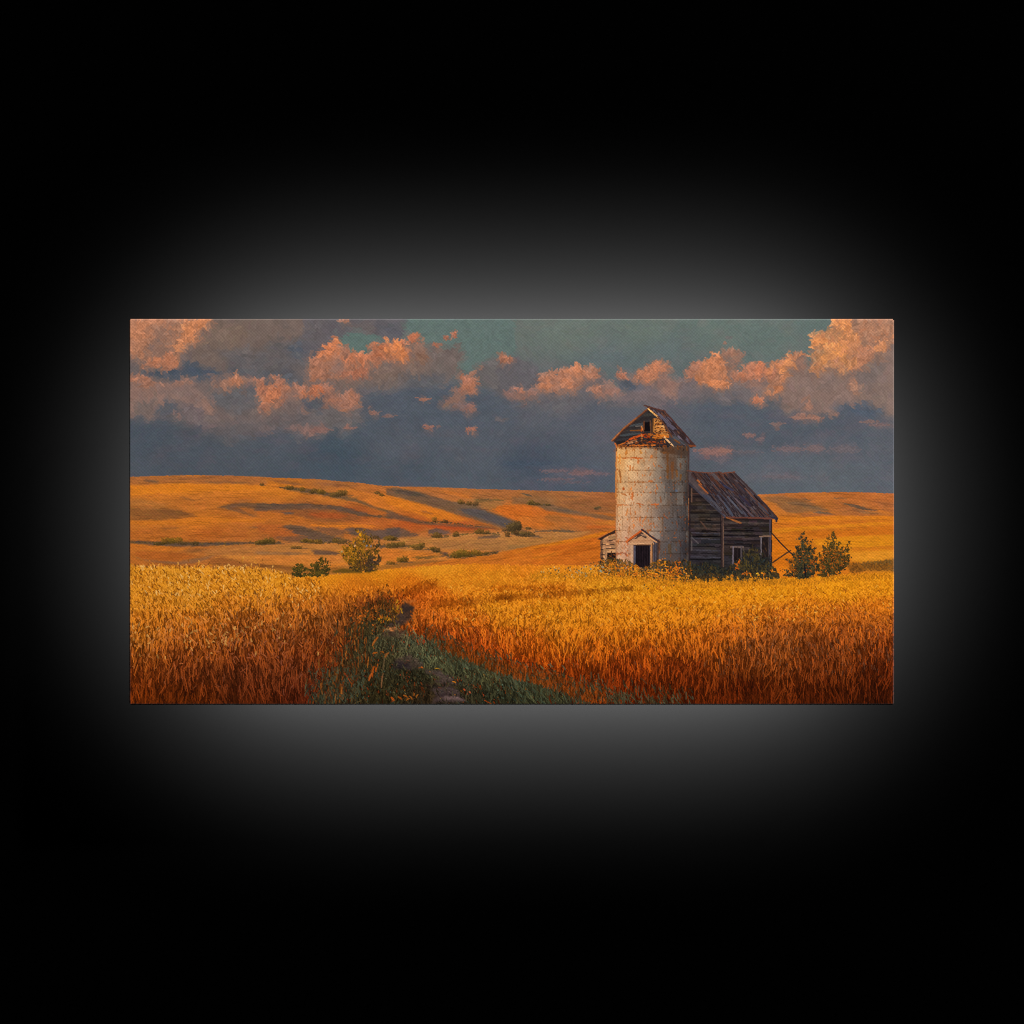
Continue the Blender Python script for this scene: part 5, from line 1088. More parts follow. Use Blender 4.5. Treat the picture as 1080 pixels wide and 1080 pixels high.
    n = 60
    x = rng.uniform(650.5, 727, n); y = 470.5 + rng.random(n) ** 2 * 4
    strokes(x, y, math.pi / 2 + rng.normal(0, .2, n), rng.uniform(1, 4, n), rng.uniform(.5, 1.1, n), np.array([(150, 76, 30), (96, 54, 30), (60, 42, 36), (176, 100, 42)], float)[rng.integers(0, 4, n)] * np.where(x > 695, .7, 1)[:, None], 0, .75)
    line(T(J1, [(100, 470), (115, 500)]), 1.3, (190, 100, 44), .2, 1, rid=r)
    strokes([T(J1, [(92, 550)])[0][0]], T(J1, [(92, 550)])[0][1], -1, 3, 1.2, (120, 84, 74), 0, .7)
    fill(T(J1, [(432, 225), (495, 220), (498, 330), (430, 325)]), (20, 15, 17), rid=R_SWIN)
    line(T(J1, [(428, 228), (425, 325)]), 1.2, (110, 62, 36), .2, .9, rid=R_SWIN); line(T(J1, [(502, 225), (505, 330)]), 1.0, (96, 62, 40), .2, .9, rid=R_SWIN)
    # ---- porch and door
    q = R_PORCH
    fill(T(J2, [(440, 600), (690, 600), (750, 610), (752, 905), (690, 925), (440, 880)]), (84, 76, 82), rid=q, grain=.1)
    fill(T(J2, [(440, 650), (466, 650), (466, 880), (440, 880)]), (196, 152, 118), rid=q, grain=.08)
    fill(T(J2, [(570, 500), (700, 610), (690, 650), (430, 650), (430, 610)]), (186, 136, 98), .3, 'f', 0, 1, q, 0, .1)
    fill(T(J2, [(572, 495), (622, 545), (610, 580), (560, 545), (500, 580), (470, 580)]), (60, 46, 42), .5, 'f', .2, .9, q)
    fill(T(J2, [(550, 530), (590, 510), (640, 560), (600, 552)]), (176, 130, 100), .5, 'f', .1, .8, q)
    line(T(J2, [(445, 632), (690, 632)]), 1.4, (206, 152, 108), .1, 1, rid=q); line(T(J2, [(450, 648), (690, 646)]), .7, (110, 70, 46), .2, .9, rid=q)
    line(T(J2, [(440, 600), (680, 600)]), 1.0, (176, 122, 84), .2, .8, rid=q)
    line(T(J2, [(402, 600), (490, 535), (570, 478)]), 2.0, (186, 84, 34), .2, 1, rid=q); line(T(J2, [(415, 610), (500, 545), (575, 490)]), .8, (92, 50, 34), .2, .9, rid=q)
    line(T(J2, [(575, 480), (660, 545), (755, 605)]), 2.2, (58, 42, 44), .2, 1, rid=q); line(T(J2, [(585, 505), (660, 565), (725, 612)]), 1.2, (206, 146, 98), .2, 1, rid=q)
    line(T(J2, [(400, 605), (405, 640)]), 1.6, (176, 92, 50), .3, .8, rid=q)
    line(T(J2, [(677, 650), (675, 925)]), 2.4, (186, 126, 80), .12, 1, rid=q); line(T(J2, [(690, 640), (690, 900)]), .8, (96, 66, 48), .2, .9, rid=q)
    for u in (712, 735):
        line(T(J2, [(u, 640), (u, 890)]), 1.1, (60, 54, 60), .2, .8, rid=q)
    line(T(J2, [(750, 620), (750, 880)]), 1.6, (70, 50, 42), .25, .8, rid=q)
    fill(T(J2, [(466, 652), (658, 652), (656, 925), (466, 890)]), (25, 18, 22), rid=R_DOOR, grain=.2)
    fill(T(J2, [(466, 655), (496, 658), (492, 890), (466, 885)]), (82, 76, 86), rid=R_DOOR, grain=.15)
    line(T(J2, [(468, 656), (466, 885)]), .8, (150, 112, 92), .2, .9, rid=R_DOOR)
    for u in (520, 545, 575, 600, 630):
        line(T(J2, [(u, 670), (u, 880)]), .8, (38, 28, 32), .3, .7, rid=R_DOOR)
    # drum shadow band right of the porch
    fill(T(J2, [(750, 610), (1100, 600), (1100, 950), (750, 950)]), (40, 34, 36), 0, 'f', 1.5, .22)


def shed():
    J2 = (625, 515, 100)
    m = boards(J2, [(100, 590), (180, 545), (268, 515), (268, 880), (95, 870)], (186, 132, 88), (66, 44, 34), 10, R_SHED, .12, -.05)
    line(T(J2, [(105, 600), (108, 870)]), 2.2, (104, 72, 54), .3, .9, rid=R_SHED)
    for u, v, l in ((130, 640, 5), (190, 690, 9), (120, 760, 4), (115, 800, 4), (120, 830, 4), (200, 600, 6), (230, 640, 5), (110, 700, 3)):
        x, y = T(J2, [(u, v)])[0]; strokes([x], y, -.05, l, 1.0, (52, 36, 32), 0, .9, R_SHED)
    fill(T(J2, [(168, 735), (268, 735), (268, 860), (168, 850)]), (34, 24, 22), rid=R_HWIN, grain=.2)
    line(T(J2, [(160, 725), (268, 722)]), 1.3, (196, 144, 98), .15, 1, rid=R_HWIN); line(T(J2, [(155, 730), (155, 870)]), 2.0, (170, 124, 88), .15, .95, rid=R_HWIN)
    line(T(J2, [(220, 740), (220, 850)]), .7, (84, 50, 30), .2, .9, rid=R_HWIN)
    for u, v in ((205, 775), (240, 800), (195, 820), (250, 760), (225, 835)):
        x, y = T(J2, [(u, v)])[0]; strokes([x], y, .6, 2.4, 1.2, (120, 62, 26), 0, .9, R_HWIN)
    fill(T(J2, [(60, 575), (150, 530), (262, 472), (268, 512), (180, 545), (105, 592), (70, 585)]), (56, 38, 32), .3, 'f', 0, 1, R_HROOF, 0, .12)
    line(T(J2, [(70, 568), (160, 520), (262, 470)]), .8, (170, 92, 44), .3, .9, rid=R_HROOF)


def barn():
    J3, J4 = (720, 490, 110), (740, 540, 100)
    # gable wall towards the silo, long wall to the right
    boards(J3, [(72, 190), (390, 490), (425, 545), (425, 1130), (66, 1130)], (51, 42, 40), (19, 14, 15), 24, R_BWALL, .16, .02)
    boards(J3, [(425, 540), (930, 560), (930, 1130), (425, 1130)], (50, 42, 41), (19, 14, 15), 19, R_BWALL, .15, .015)
    fill(T(J3, [(72, 740), (420, 740), (420, 960), (72, 960)]), (44, 46, 58), 2, 'f', 3, .35)
    fill(T(J3, [(72, 950), (930, 950), (930, 1130), (72, 1130)]), (38, 39, 44), 0, 'f', 2.5, .45)
    fill(T(J3, [(72, 185), (430, 530), (400, 560), (72, 260)]), (30, 24, 26), 0, 'f', 1.0, .55)
    fill(T(J3, [(430, 545), (930, 565), (930, 590), (430, 575)]), (34, 26, 26), .3, 'f', .5, .7)
    mg = full(T(J3, [(72, 190), (425, 545), (425, 1100), (72, 1100)]))
    for v, l, c in ((745, 330, (14, 11, 12)), (690, 340, (20, 16, 17)), (330, 160, (24, 18, 20)), (500, 280, (24, 19, 20)), (850, 300, (26, 22, 24)), (985, 320, (20, 18, 20)), (920, 300, (30, 26, 28)), (600, 320, (34, 27, 27))):
        (xa, ya), (xb, yb) = T(J3, [(85, v), (85 + l, v + 3)])
        line([(xa, ya), (xb, yb)], 1.1, c, .4, .9, rid=R_BWALL, wob=.15)
    for v, l, c in ((685, 480, (18, 14, 16)), (735, 380, (22, 17, 18)), (640, 480, (36, 28, 28)), (790, 380, (34, 28, 30)), (830, 380, (30, 24, 26))):
        (xa, ya), (xb, yb) = T(J3, [(435, v), (435 + l, v + 4)])
        line([(xa, ya), (xb, yb)], 1.0, c, .4, .9, rid=R_BWALL, wob=.15)
    for v in (710, 660, 770, 885, 960, 560, 620, 470, 410):
        (xa, ya), (xb, yb) = T(J3, [(100, v), (400, v + 4)])
        line([(xa, ya), (xb, yb)], 1.1, (82, 66, 58) if v < 700 else (70, 67, 76), .3, .55, rid=R_BWALL, wob=.3)
    for v in (605, 715, 755, 600):
        (xa, ya), (xb, yb) = T(J3, [(440, v), (900, v + 6)])
        line([(xa, ya), (xb, yb)], 1.0, (78, 65, 60), .3, .5, rid=R_BWALL, wob=.25)
    line(T(J3, [(418, 545), (420, 820), (424, 1130)]), 2.2, (70, 52, 48), .2, .95, rid=R_BWALL); line(T(J3, [(428, 560), (432, 1130)]), .8, (112, 84, 66), .3, .7, rid=R_BWALL); line(T(J3, [(402, 560), (405, 1130)]), .8, (30, 24, 26), .3, .8, rid=R_BWALL)
    line(T(J3, [(915, 570), (912, 1130)]), 1.8, (74, 66, 78), .25, .9, rid=R_BWALL); line(T(J3, [(928, 570), (928, 1100)]), 1.0, (44, 34, 34), .25, .9, rid=R_BWALL)
    line(T(J3, [(80, 200), (78, 1100)]), 1.6, (40, 32, 34), .25, .9, rid=R_BWALL)
    line(T(J3, [(100, 260), (98, 370)]), 1.6, (110, 78, 62), .25, .8, rid=R_BWALL)
    line(T(J3, [(130, 270), (240, 280)]), 2.0, (48, 36, 36), .25, .9, rid=R_BWALL)
    line(T(J3, [(120, 300), (260, 306)]), 1.2, (92, 58, 48), .25, .7, rid=R_BWALL)
    line(T(J3, [(100, 740), (98, 880)]), 1.5, (84, 74, 72), .25, .7, rid=R_BWALL)
    line(T(J3, [(110, 765), (160, 810)]), 1.3, (92, 84, 84), .25, .7, rid=R_BWALL); line(T(J3, [(200, 600), (245, 655)]), 1.2, (96, 66, 52), .25, .7, rid=R_BWALL)
    line(T(J3, [(690, 880), (720, 960)]), 1.1, (88, 76, 72), .25, .8, rid=R_BWALL); line(T(J3, [(635, 870), (650, 930)]), 1.3, (96, 82, 70), .25, .7, rid=R_BWALL)
    # windows
    fill(T(J3, [(540, 868), (610, 868), (610, 985), (540, 1000)]), (30, 23, 24), rid=R_BW1, grain=.2)
    line(T(J3, [(520, 855), (622, 856)]), 1.7, (112, 92, 86), .15, 1, rid=R_BW1); line(T(J3, [(531, 865), (528, 1080)]), 1.7, (104, 92, 98), .15, 1, rid=R_BW1); line(T(J3, [(613, 865), (613, 980)]), 1.4, (84, 74, 76), .15, .9, rid=R_BW1)
    line(T(J3, [(575, 875), (574, 985)]), .6, (56, 44, 42), .2, .8, rid=R_BW1)
    fill(T(J3, [(830, 757), (893, 755), (893, 970), (828, 970)]), (34, 26, 26), rid=R_BW2, grain=.2)
    line(T(J3, [(815, 745), (902, 742)]), 1.5, (120, 92, 74), .15, 1, rid=R_BW2); line(T(J3, [(820, 765), (818, 960)]), 1.3, (104, 94, 98), .15, 1, rid=R_BW2); line(T(J3, [(897, 765), (896, 960)]), .9, (70, 58, 56), .2, .9, rid=R_BW2)
    for u, v, c in ((850, 820, (64, 46, 36)), (870, 880, (72, 50, 34)), (845, 900, (60, 44, 36)), (860, 940, (52, 42, 34))):
        x, y = T(J3, [(u, v)])[0]; strokes([x], y, 1.2, 4, 1.2, c, 0, .8, R_BW2)
    # roof
    P = T(J3, [(62, 60), (150, 72), (300, 80), (380, 72), (420, 85), (540, 72), (700, 230), (800, 335), (900, 440), (995, 550), (985, 590), (960, 572), (925, 560), (760, 548), (560, 545), (440, 545), (400, 495), (280, 380), (75, 195)])
    fill(P, (78, 66, 66), .3, 'f', 0, 1, R_BROOF, 0, .1)
    mr = full(P)
    cols = np.array([(62, 46, 45), (76, 54, 49), (48, 36, 37), (74, 68, 76), (56, 54, 66), (90, 52, 38), (34, 27, 33), (74, 44, 37)], float)
    for k in range(430):
        s_, t_ = rng.random(), rng.random()
        u = 70 + 470 * s_ + t_ * (365 + 85 * s_); v = 75 + t_ * 470 + 0 * s_
        blue = (260 < u < 700 and 300 < v < 560) or (560 < u < 760 and 260 < v < 480)
        w = np.array([1, .9, 1, .7, .7, .8, 1, 1]); w = w * (np.array([.9, .5, 1, 2, 2, .3, 1.4, .3]) if blue else np.array([1, 1.2, 1, .5, .4, 1.1, .9, 1.2]))
        c = cols[rng.choice(8, p=w / w.sum())] * rng.uniform(.85, 1.15)
        x, y = T(J3, [(u, v)])[0]
        strokes([x], y, math.radians(52 - 4 * s_) + rng.normal(0, .05), rng.uniform(3, 12), rng.uniform(.6, 1.5), c, 0, .88, R_BROOF, .08, .5, only=mr)
    for k in range(26):
        s_ = (k + rng.random() * .6) / 26
        a = T(J3, [(70 + 470 * s_, 80), (75 + 470 * s_ + 365 + 85 * s_, 545)])
        t0, t1 = sorted(rng.random(2)); 
        pa = (a[0][0] + (a[1][0] - a[0][0]) * t0, a[0][1] + (a[1][1] - a[0][1]) * t0); pb = (a[0][0] + (a[1][0] - a[0][0]) * t1, a[0][1] + (a[1][1] - a[0][1]) * t1)
        n0 = IDS.copy() if False else None
        line([pa, pb], .6, (46, 36, 40), .3, .8)
    for u0, v0, u1, v1, w, c in ((165, 165, 200, 200, 2, (176, 96, 44)), (185, 215, 255, 285, 1.8, (160, 88, 46)), (195, 185, 215, 200, 1.6, (40, 30, 32)), (230, 320, 290, 365, 2.2, (58, 62, 78)), (270, 330, 400, 470, 2, (80, 78, 86)), (300, 410, 440, 530, 1.6, (88, 86, 98)), (320, 100, 400, 180, 2.6, (86, 75, 76)), (400, 180, 470, 240, 2.2, (48, 42, 56)), (440, 220, 520, 260, 2, (60, 60, 84)), (600, 320, 700, 420, 2.6, (56, 48, 64)), (480, 110, 640, 290, 2, (62, 48, 50)), (540, 80, 980, 545, 1.4, (60, 46, 48)), (800, 410, 890, 500, 2, (72, 70, 80)), (660, 250, 780, 380, 1.8, (100, 66, 54)), (440, 400, 520, 520, 1.8, (78, 82, 96)), (480, 340, 620, 500, 1.6, (84, 84, 94)), (560, 360, 720, 520, 1.4, (90, 74, 78))):
        (xa, ya), (xb, yb) = T(J3, [(u0, v0), (u1, v1)])
        line([(xa, ya), (xb, yb)], w, c, .25, .85, rid=R_BROOF)
    line(T(J3, [(64, 62), (150, 75), (300, 84), (380, 74), (420, 86), (540, 75)]), 1.0, (104, 62, 48), .3, .9, rid=R_BROOF)
    line(T(J3, [(440, 546), (600, 550), (760, 552), (930, 560)]), 1.6, (96, 56, 46), .25, .95, rid=R_BROOF)
    line(T(J3, [(75, 195), (280, 385), (400, 500), (440, 545)]), 1.4, (60, 56, 64), .25, .9, rid=R_BROOF)
    line(T(J3, [(470, 552), (530, 575), (600, 602)]), 1.5, (150, 88, 44), .25, .9, rid=R_BROOF)
    line(T(J3, [(930, 545), (985, 555), (980, 588)]), 1.8, (48, 42, 52), .2, .95, rid=R_BROOF)
    # leaning brace poles
    line(T(J4, [(800, 232), (900, 345), (1005, 450), (1045, 488)]), 1.25, (44, 36, 32), .15, 1, rid=R_BRACE); line(T(J4, [(830, 572), (920, 510), (1010, 450)]), 1.25, (52, 40, 32), .15, 1, rid=R_BRACE)


def weeds():
    """dark growth and orange flowering weeds round the feet of the buildings"""
    J2, J4 = (625, 515, 100), (740, 540, 100)
    w = R_WEED
    # dark greens along the barn's foot: stems shooting up from an uneven line
    def growth(x0, x1, prof, n, cols, ybase, ln=(3, 8), w_=(.5, 1.1)):
        x = rng.uniform(x0, x1, n); hgt = np.interp(x, [q[0] for q in prof], [q[1] for q in prof])
        yb = np.interp(x, [q[0] for q in ybase], [q[1] for q in ybase])
        y = yb - hgt * 1.28 * rng.random(n) ** 1.3 + 2
        o = np.argsort(y + rng.normal(0, 3, n)); x, y = x[o], y[o]
        c = np.array(cols, float)[rng.integers(0, len(cols), n)] * rng.uniform(.75, 1.2, (n, 1))
        strokes(x, y, math.pi / 2 + rng.normal(0, .6, n), rng.uniform(*ln, n) * .6, rng.uniform(*w_, n), c, rng.normal(0, .5, n), .88, w)
    yb = [(628, 605), (660, 607), (690, 609), (720, 611), (760, 611), (800, 610), (822, 607)]
    DK = [(28, 28, 28), (38, 38, 32), (48, 46, 32), (60, 54, 34), (38, 46, 46), (76, 60, 30), (34, 30, 30)]
    growth(727, 822, [(727, 14), (738, 13), (745, 15), (760, 12), (768, 9), (775, 14), (786, 20), (795, 24), (803, 20), (812, 14), (818, 7), (823, 0)], 2300, DK, yb)
    growth(772, 816, [(772, 8), (785, 24), (796, 32), (800, 24), (812, 20), (816, 10)], 210, [(52, 46, 32), (70, 58, 34), (90, 74, 34), (34, 34, 32)], yb)
    growth(693, 730, [(693, 12), (700, 16), (712, 15), (722, 17), (730, 15)], 620, [(38, 34, 30), (54, 48, 30), (80, 60, 28), (46, 52, 44), (104, 66, 26)], yb)
    growth(632, 696, [(632, 11), (640, 15), (650, 15), (660, 14), (668, 12), (676, 8), (684, 10), (690, 14), (696, 16)], 900, [(110, 76, 28), (144, 88, 26), (84, 68, 34), (60, 54, 34), (44, 40, 34), (170, 96, 26)], yb)
    # orange blooms
    def bloom(o, pts, n, cols, l=(.8, 2.2)):
        x, y = pick(full(T(o, pts), warp=1.2), n)
        c = np.array(cols, float)[rng.integers(0, len(cols), n)] * rng.uniform(.82, 1.12, (n, 1))
        keep = rng.random(n) < .55; x, y, c = x[keep], y[keep], c[keep]; n = len(x)
        strokes(x, y, rng.uniform(0, 3.1, n), rng.uniform(*l, n), rng.uniform(.6, 1.1, n), np.clip(c, 0, 236), 0, .92, w)
    O = [(224, 138, 30), (206, 116, 26), (228, 150, 50), (190, 96, 26), (232, 124, 24)]
    bloom(J2, [(0, 880), (100, 880), (260, 850), (480, 900), (560, 960), (560, 1030), (0, 1030)], 420, O)
    bloom(J2, [(470, 880), (520, 870), (540, 960), (480, 1000)], 60, O)
    bloom(J2, [(590, 940), (700, 930), (860, 920), (900, 1000), (880, 1080), (600, 1080)], 260, O)
    bloom(J2, [(770, 820), (850, 810), (850, 890), (780, 900)], 16, O[:2])
    bloom(J2, [(860, 900), (940, 880), (1000, 900), (1000, 1060), (860, 1060)], 130, [(214, 110, 24), (226, 130, 26), (200, 96, 22), (90, 72, 34)])
    bloom(J2, [(930, 840), (1010, 840), (1000, 910), (930, 910)], 20, [(230, 120, 22), (214, 104, 20)])
    bloom(G_, [(840, 250), (890, 250), (900, 310), (850, 310)], 14, [(220, 120, 24)])
    bloom(G_, [(960, 300), (1030, 300), (1030, 380), (960, 390)], 70, O)
    bloom(G_, [(760, 330), (960, 330), (960, 420), (760, 430)], 150, O + [(70, 62, 40), (54, 52, 38)])
    bloom(J4, [(380, 580), (440, 560), (430, 670), (380, 670)], 26, [(206, 104, 24), (190, 84, 20)])
    bloom(J4, [(480, 685), (540, 670), (550, 705), (480, 720)], 16, [(222, 110, 24)])
    bloom(J4, [(340, 720), (370, 720), (360, 790), (340, 780)], 24, O); bloom(J4, [(550, 690), (580, 690), (565, 740)], 14, O); bloom(J4, [(640, 690), (665, 700), (650, 740)], 14, [(236, 160, 40)]); bloom(J4, [(700, 690), (740, 700), (730, 740)], 20, O); bloom(J4, [(780, 650), (840, 680), (850, 700), (800, 680)], 22, O); bloom(J4, [(860, 640), (900, 650), (940, 700), (880, 690)], 30, [(226, 116, 22)])
    # pale and blue specks of the flowering patch left of the silo
    pm = full(T(G_, [(180, 340), (300, 290), (420, 300), (540, 270), (620, 300), (560, 360), (300, 370), (180, 360)]), warp=2.5)
    n = 150
    x, y = pick(pm, n)
    c = np.array([(232, 178, 90), (220, 150, 60), (110, 84, 46), (196, 160, 96), (120, 120, 100), (176, 110, 34), (84, 70, 44)])[rng.integers(0, 7, n)] * rng.uniform(.85, 1.1, (n, 1))
    strokes(x, y, rng.uniform(0, 3.1, n), rng.uniform(.7, 2, n), rng.uniform(.6, 1.1, n), np.clip(c, 0, 244), 0, .9, w)
    for u, v in ((405, 330), (535, 322), (480, 310), (455, 335), (350, 345), (545, 300)):
        px, py = T(G_, [(u, v)])[0]; strokes([px], py, .6, 2.4, 1.5, (128, 146, 136), 0, .85, w)
    # ripe heads in front of it all
    n = 900
    x = rng.uniform(560, 830, n); y = np.interp(x, [560, 640, 700, 740, 830], [605, 607, 612, 612, 611]) + rng.normal(0, 1.6, n) + rng.random(n) * 5
    o = np.argsort(y)
    c = np.array([218, 134, 28]) * rng.uniform(.7, 1.07, (n, 1))
    strokes(x[o], y[o], math.pi / 2 + rng.normal(0, .5, n), rng.uniform(1.4, 3.6, n), rng.uniform(.6, 1.2, n), c[o], 0, .92, R_FIELD)


def paint_print():
    sky(); brush_sky(); hills()
    base = wheat()
    verge(base)
    shed(); silo(); barn(); plants(); weeds()
    np.clip(IMG, 3, 246, out=IMG)
# ===== END OF PRINT =====


# =====================================================================
# 2. THE SCENE
# =====================================================================
def build():
    import bpy, bmesh
    scene = bpy.context.scene
    col = scene.collection
    CZ = 1.5                                   # height of the picture's centre
    Y_BACK = .038                              # depth of the stretched canvas
    Y_LAMP = .041
    Y_WALL = Y_LAMP + .1265
    RIM = 1.3                                  # mm, rounding of the wrapped edge

    def wx(X): return (np.asarray(X) - 540.) / 1000.
    def wz(Y): return CZ + (540. - np.asarray(Y)) / 1000.

    # ---------------- materials
    def mat(name):
        m = bpy.data.materials.new(name); m.use_nodes = True
        return m, m.node_tree, m.node_tree.nodes['Principled BSDF']

    ink, nt, bs = mat('printed_canvas')
    at_n = nt.nodes.new('ShaderNodeAttribute'); at_n.attribute_name = 'ink'
    bs.inputs['Roughness'].default_value = .75
    bs.inputs['Specular IOR Level'].default_value = 0.
    # ink takes unevenly on the cotton threads
    tc = nt.nodes.new('ShaderNodeTexCoord')
    no = nt.nodes.new('ShaderNodeTexNoise'); no.inputs['Scale'].default_value = 420.; no.inputs['Detail'].default_value = 3.
    mr = nt.nodes.new('ShaderNodeMapRange'); mr.inputs['To Min'].default_value = .93; mr.inputs['To Max'].default_value = 1.07
    mx = nt.nodes.new('ShaderNodeVectorMath'); mx.operation = 'SCALE'
    nt.links.new(tc.outputs['Object'], no.inputs['Vector']); nt.links.new(no.outputs['Fac'], mr.inputs['Value'])
    nt.links.new(at_n.outputs['Color'], mx.inputs[0]); nt.links.new(mr.outputs['Result'], mx.inputs['Scale'])
    nt.links.new(mx.outputs['Vector'], bs.inputs['Base Color'])

    blk, nt, bs = mat('matt_black_wall')
    no = nt.nodes.new('ShaderNodeTexNoise'); no.inputs['Scale'].default_value = 3.; no.inputs['Detail'].default_value = 2.
    rp = nt.nodes.new('ShaderNodeValToRGB')
    rp.color_ramp.elements[0].color = (WALL * .985,) * 3 + (1,); rp.color_ramp.elements[1].color = (WALL * 1.015,) * 3 + (1,)
    nt.links.new(no.outputs['Fac'], rp.inputs['Fac']); nt.links.new(rp.outputs['Color'], bs.inputs['Base Color'])
    bs.inputs['Roughness'].default_value = 1.; bs.inputs['Specular IOR Level'].default_value = 0.

    wood, nt, bs = mat('pine_wood')
    no = nt.nodes.new('ShaderNodeTexNoise'); no.inputs['Scale'].default_value = 30.
    rp = nt.nodes.new('ShaderNodeValToRGB'); rp.color_ramp.elements[0].color = (.35, .22, .11, 1); rp.color_ramp.elements[1].color = (.5, .34, .19, 1)
    nt.links.new(no.outputs['Fac'], rp.inputs['Fac']); nt.links.new(rp.outputs['Color'], bs.inputs['Base Color'])
    steel, nt, bs = mat('dark_steel')
    no = nt.nodes.new('ShaderNodeTexNoise'); no.inputs['Scale'].default_value = 60.
    rp = nt.nodes.new('ShaderNodeValToRGB'); rp.color_ramp.elements[0].color = (.03, .03, .032, 1); rp.color_ramp.elements[1].color = (.05, .05, .05, 1)
    nt.links.new(no.outputs['Fac'], rp.inputs['Fac']); nt.links.new(rp.outputs['Color'], bs.inputs['Base Color'])
    bs.inputs['Metallic'].default_value = .8; bs.inputs['Roughness'].default_value = .5

    # ---------------- helpers
    def link(name, me, parent=None, m=None):
        o = bpy.data.objects.new(name, me); col.objects.link(o)
        if parent: o.parent = parent
        if m: me.materials.append(m)
        return o

    def mesh_from(name, co, quads, rgb=None, smooth=True):
        me = bpy.data.meshes.new(name)
        nv, nf = len(co), len(quads)
        me.vertices.add(nv); me.vertices.foreach_set('co', np.ascontiguousarray(co, np.float32).ravel())
        me.loops.add(nf * 4); me.loops.foreach_set('vertex_index', np.ascontiguousarray(quads, np.int32).ravel())
        me.polygons.add(nf); me.polygons.foreach_set('loop_start', np.arange(nf, dtype=np.int32) * 4)
        me.polygons.foreach_set('use_smooth', np.full(nf, smooth))
        me.update(calc_edges=True)
        if rgb is not None:
            a = me.color_attributes.new('ink', 'FLOAT_COLOR', 'POINT')
            a.data.foreach_set('color', np.concatenate([rgb, np.ones((nv, 1), np.float32)], 1).astype(np.float32).ravel())
        return me

    def boxes(name, bxs, parent, m):
        bm = bmesh.new()
        for (x0, y0, z0), (x1, y1, z1) in bxs:
            r = bmesh.ops.create_cube(bm, size=1.)
            for v in r['verts']:
                v.co = ((x0 + x1) / 2 + v.co.x * (x1 - x0), (y0 + y1) / 2 + v.co.y * (y1 - y0), (z0 + z1) / 2 + v.co.z * (z1 - z0))
        me = bpy.data.meshes.new(name); bm.to_mesh(me); bm.free()
        return link(name, me, parent, m)

    # ---------------- the canvas print
    root = bpy.data.objects.new('canvas_print', None); col.objects.link(root)
    root.location = (0, Y_BACK, CZ)
    root['label'] = 'wide stretched canvas print of a rusty silo and old barn in golden wheat'
    root['category'] = 'canvas print'
    off = np.array([0, Y_BACK, CZ], np.float32)

    lin = IMG / 255.
    lin = np.where(lin <= .04045, lin / 12.92, ((lin + .055) / 1.055) ** 2.4).astype(np.float32)
    x = X0 + RIM + (CW - 2 * RIM) * np.arange(W) / (W - 1.); y = Y0 + RIM + (CH - 2 * RIM) * np.arange(H) / (H - 1.)
    gx, gy = np.meshgrid(x, y)
    k = 2 * math.pi / WEAVE
    relief = WEAVE_A * np.cos(k * gx + .25 * np.sin(gy * .21)) * np.cos(k * gy + .25 * np.sin(gx * .17))
    thread = np.cos(k * gx + .25 * np.sin(gy * .21)) * np.cos(k * gy + .25 * np.sin(gx * .17))
    lin_w = lin * (1 + INK_W * thread)[..., None].astype(np.float32)   # raised threads take less ink
    fade = np.clip(np.minimum.reduce([gx - x[0], x[-1] - gx, gy - y[0], y[-1] - gy]) / 1.5, 0, 1)
    # thicker passages of paint stand a little proud
    lum = IMG.mean(2); det = lum - boxblur(lum, 3)
    relief = relief + .0016 * np.clip(det, -30, 40)
    co = np.stack([wx(gx), -relief * fade / 1000., wz(gy)], -1).reshape(-1, 3).astype(np.float32) - off
    rgb = lin_w.reshape(-1, 3)
    ids = IDS[:-1, :-1]
    vi = np.arange(H * W, dtype=np.int32).reshape(H, W)
    objs = {}
    for r, (name, parent, label) in enumerate(REG):
        j, i = np.nonzero(ids == r)
        if not len(j):
            continue
        q = np.stack([vi[j, i], vi[j + 1, i], vi[j + 1, i + 1], vi[j, i + 1]], 1)
        used = np.unique(q)
        remap = np.full(H * W, -1, np.int32); remap[used] = np.arange(len(used))
        me = mesh_from(name, co[used], remap[q], rgb[used])
        o = link(name, me, objs[parent] if parent is not None and parent in objs else root, ink)
        if label: o['label'] = label
        objs[r] = o
    # wrapped sides: the print runs on, mirrored, over the rounded rim to the back
    prof = [(0, 0), (.12, .04), (1.18, 1.0), (1.28, 1.2), (RIM, RIM)] + [(RIM, d) for d in np.linspace(2.2, Y_BACK * 1000, 30)]
    n_p = len(prof)
    C, Q, R = [], [], []; base = 0
    def strip(px, py, nx, ny, pix):
        nonlocal base
        n = len(px)
        for kk, (o_, d) in enumerate(prof):
            C.append(np.stack([wx(px + nx * o_), np.full(n, d / 1000.), wz(py + ny * o_)], -1) - off)
            s = int(max(0, (d - RIM)) * S) if d > RIM else 0
            e = pix(s)
            R.append(e * .88 + .028 if d <= RIM else e)      # sheen of the folded edge, put into the ink as a paler tone
        a = (np.arange(n_p - 1)[:, None] * n + np.arange(n - 1)[None]).ravel() + base
        Q.append(np.stack([a, a + 1, a + n + 1, a + n], 1)); base += n * n_p
    c = np.ones(1)
    strip(x, np.full(W, y[0]), 0, -1, lambda s: lin[s]); strip(x[::-1], np.full(W, y[-1]), 0, 1, lambda s: lin[H - 1 - s, ::-1])
    strip(np.full(H, x[0]), y[::-1], -1, 0, lambda s: lin[::-1, s]); strip(np.full(H, x[-1]), y, 1, 0, lambda s: lin[:, W - 1 - s])
    me = mesh_from('canvas_side', np.concatenate(C), np.concatenate(Q), np.concatenate(R))
    link('canvas_side', me, root, ink)
    # pine stretcher bars inside and the steel post that holds the print off the wall
    hw, hh = CW / 2000. - .002, CH / 2000. - .002
    cx = float(wx(X0 + CW / 2)); cz = float(wz(Y0 + CH / 2))
    t = .038
    L = lambda b: tuple((tuple(np.array(p) - off) for p in b))
